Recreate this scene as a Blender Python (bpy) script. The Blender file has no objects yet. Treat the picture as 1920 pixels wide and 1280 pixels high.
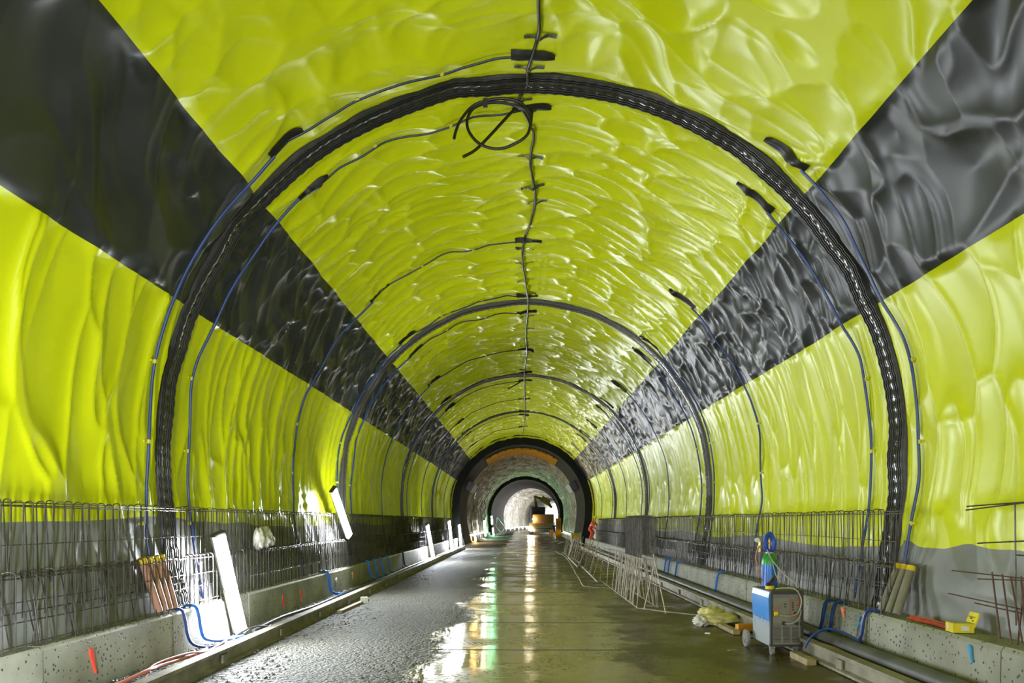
import bpy, bmesh, math, random
import numpy as np
from mathutils import Vector, Matrix

random.seed(7)
C = bpy.context.scene.collection
PI = math.pi
F = 1390.0; H = 1.9; VX = 978.0; VY = 977.0      # focal length in pixels, eye height, vanishing point

def at(px, py, Y):            # point of the view at a given distance
    return Vector(((px-VX)*Y/F, Y, H-(py-VY)*Y/F))
def atX(px, py, X):           # point on the plane x = X
    Y = F*X/(px-VX); return Vector((X, Y, H-(py-VY)*Y/F))
def atZ(px, py, Z=0.0):       # point on the level z = Z
    Y = F*(H-Z)/(py-VY); return Vector(((px-VX)*Y/F, Y, Z))

# ------------------------------------------------------------------ materials
def nd(nt, t, **kw):
    n = nt.nodes.new(t)
    for k, v in kw.items():
        if k in n.inputs: n.inputs[k].default_value = v
        else: setattr(n, k, v)
    return n

def mat(name, col, rough=.5, metal=0, var=.12, scale=6, bump=0, bscale=30, spec=.5, col2=None, rvar=0):
    m = bpy.data.materials.new(name); m.use_nodes = True
    nt = m.node_tree; b = nt.nodes['Principled BSDF']; L = nt.links.new
    tc = nd(nt, 'ShaderNodeTexCoord')
    n = nd(nt, 'ShaderNodeTexNoise', Scale=scale, Detail=5.0)
    L(tc.outputs['Object'], n.inputs['Vector'])
    r = nd(nt, 'ShaderNodeValToRGB')
    c2 = col2 or tuple(min(1, c*(1+var)) for c in col)
    c1 = tuple(c*(1-var) for c in col) if not col2 else col
    r.color_ramp.elements[0].color = (*c1, 1); r.color_ramp.elements[1].color = (*c2, 1)
    r.color_ramp.elements[0].position = .32; r.color_ramp.elements[1].position = .68
    L(n.outputs['Fac'], r.inputs['Fac']); L(r.outputs['Color'], b.inputs['Base Color'])
    b.inputs['Roughness'].default_value = rough; b.inputs['Metallic'].default_value = metal
    b.inputs['Specular IOR Level'].default_value = spec
    if rvar:
        mr = nd(nt, 'ShaderNodeMapRange'); mr.inputs['To Min'].default_value = max(0, rough-rvar); mr.inputs['To Max'].default_value = rough+rvar
        L(n.outputs['Fac'], mr.inputs['Value']); L(mr.outputs['Result'], b.inputs['Roughness'])
    if bump:
        n2 = nd(nt, 'ShaderNodeTexNoise', Scale=bscale, Detail=4.0); L(tc.outputs['Object'], n2.inputs['Vector'])
        bp = nd(nt, 'ShaderNodeBump', Strength=bump, Distance=.02); L(n2.outputs['Fac'], bp.inputs['Height'])
        L(bp.outputs['Normal'], b.inputs['Normal'])
    return m

def emit(name, col, strength):
    m = bpy.data.materials.new(name); m.use_nodes = True
    nt = m.node_tree; b = nt.nodes['Principled BSDF']
    b.inputs['Base Color'].default_value = (.8, .8, .8, 1)
    b.inputs['Emission Color'].default_value = (*col, 1); b.inputs['Emission Strength'].default_value = strength
    return m

M = {}
M['yellow'] = mat('yellow_membrane', (.605, .66, .004), .34, var=.05, scale=.7, bump=.05, bscale=5, spec=.6)
M['black'] = mat('black_membrane', (.021, .024, .025), .38, var=.3, scale=1.5, bump=.08, bscale=6, spec=.6)
M['skirt'] = mat('grey_membrane', (.19, .195, .185), .42, var=.25, scale=1.2, bump=.1, bscale=4, spec=.5)
M['white_mem'] = mat('white_membrane', (.16, .15, .11), .5, col2=(.55, .54, .46), scale=1.1, bump=.9, bscale=1.6, spec=.3)  # dark blotches put the shade of the sheet's wrinkles into the colour
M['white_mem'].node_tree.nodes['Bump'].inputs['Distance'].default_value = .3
M['rubber'] = mat('black_rubber', (.011, .011, .010), .36, var=.3, scale=4, spec=.5)
M['rubber_smooth'] = mat('smooth_black_rubber', (.022, .022, .020), .2, var=.3, scale=5, bump=.5, bscale=6, spec=.6)
M['blue_hose'] = mat('blue_hose', (.012, .045, .22), .35, var=.2)
M['dark_hose'] = mat('dark_hose', (.008, .022, .07), .35, var=.2)
M['bright_blue'] = mat('bright_blue_hose', (.02, .16, .62), .35, var=.2)
M['cable_black'] = mat('black_cable', (.012, .012, .011), .4)
M['tape'] = mat('grey_tape', (.045, .048, .045), .45, var=.2, scale=8)
M['clip'] = mat('yellow_clip', (.62, .58, .03), .45)
M['rebar'] = mat('rebar_steel', (.09, .082, .074), .42, .55, var=.5, scale=9)
M['rust'] = mat('rusty_rebar', (.10, .045, .025), .6, .3, var=.4, scale=12)
M['bright_rod'] = mat('pale_steel_bar', (.34, .29, .24), .5, .3, var=.3, scale=8)
M['concrete_dark'] = mat('fresh_lining', (.013, .014, .014), .75, var=.3, scale=1.5, bump=.2, bscale=6, spec=.12)
M['orange_steel'] = mat('orange_formwork', (.62, .28, .008), .85, var=.25, scale=3, spec=.1)
M['steel'] = mat('weathered_steel', (.24, .22, .16), .5, .25, var=.35, scale=3, bump=.2, bscale=20)
M['wood'] = mat('timber', (.30, .24, .13), .7, var=.3, scale=7, bump=.3, bscale=25)
M['pvc_dark'] = mat('dark_pipe', (.07, .075, .07), .48, var=.3, scale=3)
M['terracotta'] = mat('brown_pipe', (.36, .19, .13), .5, var=.12)
M['grey_tube'] = mat('grey_pipe', (.20, .185, .15), .45, var=.12)
M['yellow_cap'] = mat('yellow_cap', (.72, .50, .02), .45)
M['red_rod'] = mat('red_rod', (.42, .06, .02), .45, var=.3)
M['red_hose'] = mat('red_hose', (.50, .16, .11), .45)
M['card_yellow'] = mat('yellow_card', (.75, .62, .01), .55)
M['card_inside'] = mat('pale_card', (.48, .44, .17), .6)
M['ink'] = mat('dark_print', (.06, .05, .02), .6)
M['paper'] = mat('white_paper', (.75, .75, .72), .6)
M['cloth'] = mat('white_sack', (.50, .48, .42), .6, var=.2, scale=8, bump=.6, bscale=12)
M['bag'] = mat('yellowed_sack', (.52, .47, .20), .5, var=.2, scale=5, bump=.5, bscale=10)
M['orange'] = mat('orange_plastic', (.62, .25, .01), .5)
M['tire'] = mat('grey_tyre', (.20, .195, .18), .7)
M['dark_plastic'] = mat('dark_plastic', (.03, .03, .028), .45)
M['panel'] = mat('grey_panel', (.20, .195, .16), .45, var=.15)
M['silver'] = mat('bare_metal', (.5, .48, .42), .3, .8)
M['red_mark'] = mat('red_print', (.50, .07, .03), .5)
M['red_paint'] = mat('red_spray_paint', (.80, .05, .02), .6)
M['salmon_paint'] = mat('orange_spray_paint', (.75, .22, .12), .6)
M['blue_paint'] = mat('blue_spray_paint', (.04, .30, .60), .6)
M['cyl_blue'] = mat('blue_cylinder', (.015, .15, .62), .3, var=.1)
M['cyl_green'] = mat('green_shoulder', (.02, .30, .04), .35)
M['cap_blue'] = mat('blue_cap', (.012, .06, .42), .4)
M['brass'] = mat('brass', (.5, .38, .15), .35, .8)
M['hose_grey'] = mat('grey_hose', (.34, .32, .25), .5)
M['hivis'] = mat('orange_workwear', (.85, .07, .02), .7)
M['band'] = mat('reflective_band', (.75, .55, .65), .4)
M['skin'] = mat('skin', (.5, .3, .2), .6)
M['navy'] = mat('dark_workwear', (.05, .05, .09), .7)
M['helmet_y'] = mat('yellow_helmet', (.75, .6, .05), .4)
M['helmet_w'] = mat('white_helmet', (.8, .8, .8), .4)
M['machine'] = mat('ochre_machine', (.28, .14, .035), .5, var=.25)
M['machine_dark'] = mat('dark_machine', (.06, .05, .06), .5)
M['machine_beige'] = mat('beige_machine', (.38, .29, .16), .5)
M['machine_yellow'] = mat('yellow_machine', (.62, .50, .03), .5)
M['ochre'] = mat('ochre_board', (.34, .24, .02), .6, var=.35, scale=10)
M['white_metal'] = mat('white_metal', (.75, .75, .72), .45)
M['soil'] = mat('gravel', (.075, .07, .055), .55, var=.5, scale=15)
LAMP = 150.0
M['tube'] = emit('lamp_diffuser', (.88, .93, 1.0), LAMP)
M['tube_fill'] = emit('end_fill_diffuser', (1, .97, .93), 230)
M['tube_mid'] = emit('dim_lamp_diffuser', (1, .85, .7), 60)
M['green'] = emit('green_lamp', (.32, 1, .52), 80)
M['warm'] = emit('warm_lamp', (1, .62, .22), 110)
M['head'] = emit('headlight', (1, .82, .55), 120)

# blue side of the welder: paint worn to bare metal towards the bottom
def worn_blue():
    m = bpy.data.materials.new('worn_blue_paint'); m.use_nodes = True
    nt = m.node_tree; b = nt.nodes['Principled BSDF']; L = nt.links.new
    tc = nd(nt, 'ShaderNodeTexCoord'); sp = nd(nt, 'ShaderNodeSeparateXYZ'); L(tc.outputs['Object'], sp.inputs[0])
    n = nd(nt, 'ShaderNodeTexNoise', Scale=9.0, Detail=6.0); L(tc.outputs['Object'], n.inputs['Vector'])
    a = nd(nt, 'ShaderNodeMath', operation='MULTIPLY_ADD'); a.inputs[1].default_value = .55; L(n.outputs['Fac'], a.inputs[0]); L(sp.outputs['Z'], a.inputs[2])
    r = nd(nt, 'ShaderNodeValToRGB'); r.color_ramp.elements[0].position = .70; r.color_ramp.elements[1].position = .80
    r.color_ramp.elements[0].color = (.34, .38, .40, 1); r.color_ramp.elements[1].color = (.03, .23, .66, 1)
    L(a.outputs[0], r.inputs['Fac']); L(r.outputs['Color'], b.inputs['Base Color']); b.inputs['Roughness'].default_value = .3
    return m
M['worn_blue'] = worn_blue()

def concrete():
    m = bpy.data.materials.new('kerb_concrete'); m.use_nodes = True
    nt = m.node_tree; b = nt.nodes['Principled BSDF']; L = nt.links.new
    tc = nd(nt, 'ShaderNodeTexCoord')
    n = nd(nt, 'ShaderNodeTexNoise', Scale=2.2, Detail=6.0); L(tc.outputs['Object'], n.inputs['Vector'])
    r = nd(nt, 'ShaderNodeValToRGB'); r.color_ramp.elements[0].position = .3; r.color_ramp.elements[1].position = .7
    r.color_ramp.elements[0].color = (.20, .20, .15, 1); r.color_ramp.elements[1].color = (.34, .34, .285, 1)
    L(n.outputs['Fac'], r.inputs['Fac'])
    v = nd(nt, 'ShaderNodeTexVoronoi', Scale=16.0); L(tc.outputs['Object'], v.inputs['Vector'])
    n2 = nd(nt, 'ShaderNodeTexNoise', Scale=3.0, Detail=2.0); L(tc.outputs['Object'], n2.inputs['Vector'])
    th = nd(nt, 'ShaderNodeMath', operation='MULTIPLY'); th.inputs[1].default_value = .36; L(n2.outputs['Fac'], th.inputs[0])
    lt = nd(nt, 'ShaderNodeMath', operation='SUBTRACT', use_clamp=True); L(v.outputs['Distance'], lt.inputs[0]); L(th.outputs[0], lt.inputs[1])
    ml = nd(nt, 'ShaderNodeMath', operation='MULTIPLY', use_clamp=True); ml.inputs[1].default_value = 14; L(lt.outputs[0], ml.inputs[0])
    mx = nd(nt, 'ShaderNodeMix', data_type='RGBA'); L(ml.outputs[0], mx.inputs['Factor'])
    mx.inputs['A'].default_value = (.045, .045, .035, 1); L(r.outputs['Color'], mx.inputs['B'])
    L(mx.outputs['Result'], b.inputs['Base Color']); b.inputs['Roughness'].default_value = .62
    bp = nd(nt, 'ShaderNodeBump', Strength=.5, Distance=.012); L(ml.outputs[0], bp.inputs['Height']); L(bp.outputs['Normal'], b.inputs['Normal'])
    return m
M['concrete'] = concrete()

def floor_mat():
    m = bpy.data.materials.new('wet_road'); m.use_nodes = True
    nt = m.node_tree; b = nt.nodes['Principled BSDF']; L = nt.links.new
    tc = nd(nt, 'ShaderNodeTexCoord'); sp = nd(nt, 'ShaderNodeSeparateXYZ'); L(tc.outputs['Object'], sp.inputs[0])
    def math(op, a, bb=None, clamp=False):
        n = nd(nt, 'ShaderNodeMath', operation=op, use_clamp=clamp)
        for i, x in enumerate((a, bb)):
            if x is None: continue
            if isinstance(x, (int, float)): n.inputs[i].default_value = x
            else: L(x, n.inputs[i])
        return n.outputs[0]
    def noise(scale, detail=4, vec=None, stretch=None):
        n = nd(nt, 'ShaderNodeTexNoise', Scale=float(scale), Detail=float(detail))
        if stretch:
            mp = nd(nt, 'ShaderNodeMapping'); mp.inputs['Scale'].default_value = stretch
            L(tc.outputs['Object'], mp.inputs['Vector']); L(mp.outputs[0], n.inputs['Vector'])
        else: L(tc.outputs['Object'], n.inputs['Vector'])
        return n.outputs['Fac']
    def ramp01(v, lo, hi):
        n = nd(nt, 'ShaderNodeMapRange', interpolation_type='SMOOTHSTEP'); n.inputs['From Min'].default_value = lo; n.inputs['From Max'].default_value = hi
        L(v, n.inputs['Value']); return n.outputs['Result']
    def mixc(f, a, c):
        n = nd(nt, 'ShaderNodeMix', data_type='RGBA'); L(f, n.inputs['Factor'])
        for k, x in (('A', a), ('B', c)):
            if isinstance(x, tuple): n.inputs[k].default_value = (*x, 1)
            else: L(x, n.inputs[k])
        return n.outputs['Result']
    def mixf(f, a, c):
        n = nd(nt, 'ShaderNodeMix', data_type='FLOAT'); L(f, n.inputs['Factor'])
        for k, x in (('A', a), ('B', c)):
            if isinstance(x, (int, float)): n.inputs[k].default_value = x
            else: L(x, n.inputs[k])
        return n.outputs['Result']
    X, Y = sp.outputs['X'], sp.outputs['Y']
    edge = noise(.55, 5); fine = noise(5, 4)
    # slab mask between x = -1.5 and 1.7, ragged edges
    xe = math('ADD', X, math('MULTIPLY', math('SUBTRACT', edge, .5), 2.2))
    xe = math('ADD', xe, math('MULTIPLY', math('SUBTRACT', fine, .5), .5))
    left = ramp01(xe, -1.38, -1.12); right = math('SUBTRACT', 1.0, ramp01(xe, 1.45, 1.75))
    slab = math('MULTIPLY', left, right)
    leftside = math('SUBTRACT', 1.0, ramp01(X, -.6, .3))
    # colours
    slabc = mixc(noise(1.3, 6, stretch=(1, .35, 1)), (.17, .145, .045), (.30, .255, .095))
    joint = math('LESS_THAN', math('ABSOLUTE', math('SUBTRACT', math('FRACT', math('DIVIDE', math('ADD', Y, 2.325), 2.95)), .5)), .013)
    slabc = mixc(joint, slabc, (.022, .020, .010))
    grit = nd(nt, 'ShaderNodeTexVoronoi', Scale=28.0); L(tc.outputs['Object'], grit.inputs['Vector'])
    grit2 = nd(nt, 'ShaderNodeTexVoronoi', Scale=13.0); L(tc.outputs['Object'], grit2.inputs['Vector'])
    specks = math('MULTIPLY', math('LESS_THAN', grit2.outputs['Distance'], math('MULTIPLY', noise(1.6, 3), .5)), math('GREATER_THAN', noise(.8, 4), .5))
    slabc = mixc(math('MULTIPLY', specks, .8), slabc, (.03, .028, .014))
    gravc = mixc(math('MULTIPLY', math('ADD', noise(16, 5), noise(1.2, 5)), .5), (.024, .024, .014), (.125, .122, .082))
    mudc = mixc(noise(.9, 5), (.035, .028, .004), (.095, .075, .010))
    side = mixc(leftside, mudc, gravc)
    L(mixc(slab, side, slabc), b.inputs['Base Color'])
    wet = noise(.8, 5)
    sr = mixf(ramp01(wet, .4, .62), .13, .30)
    sr = math('ADD', math('ADD', sr, math('MULTIPLY', specks, .5)), math('MULTIPLY', joint, .6))
    mr = mixf(ramp01(wet, .4, .6), .24, .5)
    side_r = mixf(leftside, mr, .68)
    L(mixf(slab, side_r, sr), b.inputs['Roughness'])
    # relief: brushed ripples across the slabs, grains on the gravel
    ripple = noise(7, 4, stretch=(.25, 4.0, 1))
    grain = math('ADD', math('MULTIPLY', grit.outputs['Distance'], -1.6), math('ADD', math('MULTIPLY', noise(20, 6), 2.0), math('ADD', math('MULTIPLY', grit2.outputs['Distance'], -2.2), math('MULTIPLY', noise(2.5, 4), 2.5))))
    mud_h = math('MULTIPLY', noise(6, 5), .35)
    side_h = mixf(leftside, mud_h, grain)
    slab_h = math('ADD', math('MULTIPLY', ripple, .17), math('MULTIPLY', specks, .25))
    slab_h = math('SUBTRACT', slab_h, math('MULTIPLY', joint, .4))
    hgt = mixf(slab, side_h, slab_h)
    bp = nd(nt, 'ShaderNodeBump', Strength=.9, Distance=.04); L(hgt, bp.inputs['Height']); L(bp.outputs['Normal'], b.inputs['Normal'])
    b.inputs['Specular IOR Level'].default_value = .6
    return m
M['floor'] = floor_mat()

# ------------------------------------------------------------------ mesh helpers
class MB:
    def __init__(s): s.v = []; s.f = []; s.mi = []; s.cur = 0
    def add(s, vs, fs):
        k = len(s.v); s.v += [tuple(p) for p in vs]; s.f += [tuple(i+k for i in f) for f in fs]; s.mi += [s.cur]*len(fs)
    def box(s, c, d, rot=None, bev=0.0):
        x, y, z = (q/2 for q in d)
        if bev <= 0:
            vs = [Vector((a*x, b*y, e*z)) for e in (-1, 1) for b in (-1, 1) for a in (-1, 1)]
            fs = [(0, 2, 3, 1), (4, 5, 7, 6), (0, 1, 5, 4), (2, 6, 7, 3), (0, 4, 6, 2), (1, 3, 7, 5)]
        else:
            bm = bmesh.new(); bmesh.ops.create_cube(bm, size=1)
            for v in bm.verts: v.co = Vector((v.co.x*2*x, v.co.y*2*y, v.co.z*2*z))
            bmesh.ops.bevel(bm, geom=list(bm.edges), offset=min(bev, min(x, y, z)*.9), segments=2, affect='EDGES', profile=.6)
            bm.verts.index_update(); vs = [v.co.copy() for v in bm.verts]; fs = [tuple(v.index for v in f.verts) for f in bm.faces]; bm.free()
        if rot is not None: vs = [rot @ v for v in vs]
        s.add([v+Vector(c) for v in vs], fs)
    def tube(s, pts, r, n=8, cap=True):
        pts = [Vector(p) for p in pts]; N = len(pts)
        rs = r if isinstance(r, (list, tuple)) else [r]*N
        vs = []; prev = None
        for i, p in enumerate(pts):
            t = (pts[min(i+1, N-1)]-pts[max(i-1, 0)])
            t = t.normalized() if t.length > 1e-9 else Vector((0, 0, 1))
            if prev is None:
                a = Vector((0, 0, 1)) if abs(t.z) < .9 else Vector((1, 0, 0)); u = t.cross(a).normalized()
            else:
                u = prev - t*prev.dot(t); u = u.normalized() if u.length > 1e-6 else t.orthogonal().normalized()
            prev = u; w = t.cross(u)
            for k in range(n):
                a = 2*PI*k/n; vs.append(p+(u*math.cos(a)+w*math.sin(a))*rs[i])
        fs = [(i*n+k, i*n+(k+1) % n, (i+1)*n+(k+1) % n, (i+1)*n+k) for i in range(N-1) for k in range(n)]
        if cap: fs += [tuple(range(n-1, -1, -1)), tuple((N-1)*n+k for k in range(n))]
        s.add(vs, fs)
    def lathe(s, prof, c, n=20, axis='z'):
        vs = []
        for r, h in prof:
            for k in range(n):
                a = 2*PI*k/n; p = (r*math.cos(a), r*math.sin(a), h)
                if axis == 'x': p = (p[2], p[0], p[1])
                if axis == 'y': p = (p[0], p[2], p[1])
                vs.append(Vector(p)+Vector(c))
        m = len(prof)
        fs = [(i*n+k, i*n+(k+1) % n, (i+1)*n+(k+1) % n, (i+1)*n+k) for i in range(m-1) for k in range(n)]
        fs += [tuple(range(n-1, -1, -1)), tuple((m-1)*n+k for k in range(n))]
        s.add(vs, fs)
    def prism(s, poly, y0, y1):        # polygon in x,z pulled along y
        n = len(poly)
        vs = [(x, y0, z) for x, z in poly]+[(x, y1, z) for x, z in poly]
        fs = [(k, (k+1) % n, n+(k+1) % n, n+k) for k in range(n)]+[tuple(range(n-1, -1, -1)), tuple(range(n, 2*n))]
        s.add(vs, fs)
    def build(s, name, m, parent=None, smooth=False, local=False):
        me = bpy.data.meshes.new(name); me.from_pydata(s.v, [], s.f); me.update()
        ms = m if isinstance(m, (list, tuple)) else [m]
        for x in ms: me.materials.append(M[x] if isinstance(x, str) else x)
        if len(ms) > 1: me.polygons.foreach_set('material_index', s.mi)
        bm = bmesh.new(); bm.from_mesh(me); bmesh.ops.recalc_face_normals(bm, faces=bm.faces[:]); bm.to_mesh(me); bm.free()
        if smooth:
            me.polygons.foreach_set('use_smooth', [True]*len(me.polygons))
        o = bpy.data.objects.new(name, me); C.objects.link(o)
        if smooth:
            try: me.set_sharp_from_angle(angle=math.radians(42))
            except Exception: pass
        if parent is not None:
            o.parent = parent
            if not local: o.matrix_parent_inverse = Matrix.Translation(-parent.location)
        return o

def tag(o, label, cat, group=None, kind=None):
    o['label'] = label; o['category'] = cat
    if group: o['group'] = group
    if kind: o['kind'] = kind
    return o
def struct(o, label=None):
    o['kind'] = 'structure'
    if label: o['label'] = label
    return o
def thing(name, loc, label, cat, group=None):
    o = bpy.data.objects.new(name, None); C.objects.link(o); o.location = Vector(loc); o.empty_display_size = .1
    return tag(o, label, cat, group)
def part(mb, name, m, t, smooth=False): return mb.build(name, m, t, smooth)
ORD = ['nearest', 'second', 'third', 'fourth', 'fifth', 'sixth', 'seventh', 'eighth', 'ninth', 'tenth', 'eleventh', 'twelfth']
def smooth_path(pts, n=8):
    P = [Vector(p) for p in pts]; out = []
    for i in range(len(P)-1):
        p0, p1, p2, p3 = P[max(i-1, 0)], P[i], P[i+1], P[min(i+2, len(P)-1)]
        for k in range(n):
            t = k/n
            out.append(.5*((2*p1)+(p2-p0)*t+(2*p0-5*p1+4*p2-p3)*t*t+(3*p1-p0-3*p2+p3)*t**3))
    out.append(P[-1]); return out

# ------------------------------------------------------------------ tunnel geometry
R = 5.0; ZC = 2.86; R2 = 9.0; SQ = R*PI/2
SL = SQ+R2*math.asin((ZC-.70)/R2)           # arc length from the crown to the kerb
def cx(Y):
    Y = np.asarray(Y, float); t = np.clip((Y-38)/22, 0, 1); t = t*t*(3-2*t)
    return .11*(1-t)+np.maximum(0, Y-60)**2/2480
def prof(s, off, Y):                        # s>0 is the right side
    s = np.asarray(s, float); a = np.abs(s); sg = np.sign(s)
    th = np.minimum(a, SQ)/R; b = np.maximum(a-SQ, 0)/R2
    r1 = R-off
    xu = r1*np.sin(th); zu = r1*np.cos(th)
    xl = (R-R2)+(R2-off)*np.cos(b); zl = -(R2-off)*np.sin(b)
    up = a <= SQ
    return cx(Y)+sg*np.where(up, xu, xl), ZC+np.where(up, zu, zl)

def h2(i, j, k):
    x = np.sin(i*127.1+j*311.7+k*74.7)*43758.5453; return x-np.floor(x)
def vor(u, v, k, jit=.8):
    iu = np.floor(u); iv = np.floor(v); f1 = np.full(u.shape, 9.0); f2 = np.full(u.shape, 9.0)
    for a in (-1, 0, 1):
        for b in (-1, 0, 1):
            ci = iu+a; cj = iv+b
            px = ci+.5+jit*(h2(ci, cj, k)-.5); py = cj+.5+jit*(h2(ci, cj, k+13.3)-.5)
            d = np.hypot(u-px, v-py)
            f2 = np.minimum(f2, np.maximum(f1, d)); f1 = np.minimum(f1, d)
    return f1, f2
def vn(u, v, k):
    iu = np.floor(u); iv = np.floor(v); a = u-iu; b = v-iv; a = a*a*(3-2*a); b = b*b*(3-2*b)
    return (h2(iu, iv, k)*(1-a)+h2(iu+1, iv, k)*a)*(1-b)+(h2(iu, iv+1, k)*(1-a)+h2(iu+1, iv+1, k)*a)*b
def ridge(u, v, k): return 1-np.abs(2*vn(u, v, k)-1)
def ss(x, a, b):
    t = np.clip((x-a)/(b-a), 0, 1); return t*t*(3-2*t)

STU = R*math.radians(90-42.8); STL = R*math.radians(90-22.6)
def disp(s, Y):
    """how far the sheet stands off the rock: pinned at points, sagging in folds between"""
    s, Y = np.broadcast_arrays(np.asarray(s, float), np.asarray(Y, float))
    wu = vn(s*.9, Y*.9, 5)-.5; wv = vn(s*.9, Y*.9, 6)-.5
    near = 1-ss(Y, 9.6, 10.4); nr = 1+near*.7
    # crown: long folds across the tunnel, stepping at pin lines
    f1, f2 = vor(s/1.15+.35*wu, Y/(.44*(1+near*1.1))+.5*wv+.35*np.sin(s*2.1), 1, .75)
    roof = .085*(1-near*.2)*f1+.040*(1-near*.7)*np.exp(-(f2-f1)/.09)+.045*ridge(s/1.6+wu, Y/.35+wv, 2)**2*(1-near*.5)
    g1, g2 = vor(s/.9+1.3*wu, Y/1.3+1.3*wv, 21, .95); roof = roof+near*(.10*g1+.008*np.exp(-(g2-g1)/.12)+.05*ridge(s/1.1+Y/1.3+wu, Y/.9-s/2+wv, 22)**4)
    # black shoulders: blisters and slanting folds
    sh = np.where(s < 0, .9, -.35)
    f1, f2 = vor((s/.66)/nr+1.3*wu, (Y/.56+sh*s)/nr+1.3*wv, 3, .98)
    stripe = .10*nr*f1+.012*(1-near*.6)*np.exp(-(f2-f1)/.15)+.06*ridge((s/.5)/nr+wu, (Y/.28+sh*2*s)/nr, 4)**3*.9
    # side walls: hanging vertical folds
    f1, f2 = vor(s/2.6+.3*wu, Y/(.42*nr)+.5*wv+.18*s, 7, .9)
    wall = (.065+.05*near)*f1+.04*np.exp(-(f2-f1)/.08)+(.055+.03*near)*ridge(s/2.2+.4*wu, Y/(.36*nr)+.4*wv+.1*s, 8)**4
    wall = wall*np.where(s > 0, .62, 1.0)
    # loose skirt at the foot
    f1, f2 = vor(s/1.2+.5*wu, Y/.8+wv+.5*s, 9, .9)
    skirt = .09*f1+.04*np.exp(-(f2-f1)/.1)+.05*ridge(s/.9, Y/.5+.6*s, 10)**2
    a = np.abs(s)
    w1 = ss(a, STU-.12, STU+.12); w2 = ss(a, STL-.12, STL+.12); w3 = ss(a, SQ+.6, SQ+1.1)
    d = roof*(1-w1)+stripe*w1*(1-w2)+wall*w2*(1-w3)+skirt*w3
    k = np.round(Y/10)*10
    d = d*(1-.85*np.exp(-((Y-k)/.36)**2))
    return np.clip(d, 0, .16-.08*ss(a, SQ+.4, SQ+.9))*(1-.75*ss(a, SL-.5, SL))
def surf(s, Y, lift=0.0):
    d = float(disp(s, Y))+lift; x, z = prof(s, d, Y); return Vector((float(x), float(Y), float(z)))

def skirt_top(Y, sign):                     # arc length at the top of the grey foot sheet
    if sign < 0: z = 1.93+.05*np.sin(Y*.7)+.04*(vn(Y*1.5, 0*Y, 31)-.5)-.1*ss(Y, 10, 11)
    else: z = 1.56+.05*np.sin(Y*.9)+.25*(vn(Y*2.3, 0*Y, 33)-.5)*(1-ss(Y, 9.6, 10))-.02+.2*ss(Y, 20, 40)
    return SQ+R2*np.arcsin(np.clip((ZC-z)/R2, -1, 1))

def sheet(name, mtl, cols, Ys, amp=1.0):
    """cols(Y) gives the arc lengths of the columns for every row"""
    S = cols(Ys); ny, ns = S.shape; YY = np.repeat(Ys[:, None], ns, 1)
    d = disp(S, YY)*amp; x, z = prof(S, d, YY)
    co = np.stack([x, YY, z], -1).reshape(-1, 3)
    i = np.arange(ny-1)[:, None]*ns+np.arange(ns-1)[None, :]
    q = np.stack([i, i+1, i+1+ns, i+ns], -1).reshape(-1, 4)
    me = bpy.data.meshes.new(name); me.vertices.add(len(co)); me.vertices.foreach_set('co', co.ravel())
    me.loops.add(q.size); me.loops.foreach_set('vertex_index', q.ravel().astype(np.int32))
    me.polygons.add(len(q)); me.polygons.foreach_set('loop_start', np.arange(0, q.size, 4, dtype=np.int32))
    me.update(calc_edges=True); me.validate()
    me.polygons.foreach_set('use_smooth', np.ones(len(me.polygons), bool))
    me.materials.append(M[mtl]); o = bpy.data.objects.new(name, me); C.objects.link(o)
    return o

YB = -14.0
Ysm = [YB]
while Ysm[-1] < 52.2:
    y = Ysm[-1]; Ysm.append(y+(.25 if y < 4 else max(.020, .0029*y)))
Ysm = np.array(Ysm)
ds = .045
def span(a, b, wa=0., wb=0., n=None):
    n = n or max(3, int(abs(b-a)/ds)+1)
    t = np.linspace(0, 1, n)
    def cols(Y):
        A = a(Y) if callable(a) else a+wa*(vn(Y*1.3, 0*Y, 41)-.5)
        B = b(Y) if callable(b) else b+wb*(vn(Y*1.3, 0*Y, 42)-.5)
        A = np.broadcast_to(A, Y.shape); B = np.broadcast_to(B, Y.shape)
        return A[:, None]+(B-A)[:, None]*t[None, :]
    return cols
wobL = lambda Y: -STU+.03*(vn(Y*1.3, 0*Y, 41)-.5)
wobR = lambda Y: STU+.03*(vn(Y*1.3, 0*Y, 42)-.5)
lowL = lambda Y: -STL+.02*(vn(Y*1.1, 0*Y, 43)-.5)
lowR = lambda Y: STL+.02*(vn(Y*1.1, 0*Y, 44)-.5)
stL = lambda Y: -skirt_top(Y, -1)
stR = lambda Y: skirt_top(Y, 1)
struct(sheet('ceiling', 'yellow', span(wobL, wobR, n=int(2*STU/ds)), Ysm), 'yellow waterproofing sheet over the tunnel crown')
struct(sheet('trim_1', 'black', span(lowL, wobL, n=50), Ysm), 'black waterproofing band along the left shoulder')
struct(sheet('trim_2', 'black', span(wobR, lowR, n=50), Ysm), 'black waterproofing band along the right shoulder')
struct(sheet('wall_left', 'yellow', span(stL, lowL, n=70), Ysm), 'yellow waterproofing sheet on the left wall')
struct(sheet('wall_right', 'yellow', span(lowR, stR, n=70), Ysm), 'yellow waterproofing sheet on the right wall')
struct(sheet('trim_3', 'skirt', span(-SL, stL, n=24), Ysm), 'loose grey sheet along the foot of the left wall')
struct(sheet('trim_4', 'skirt', span(stR, SL, n=24), Ysm), 'loose grey sheet along the foot of the right wall')

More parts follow.
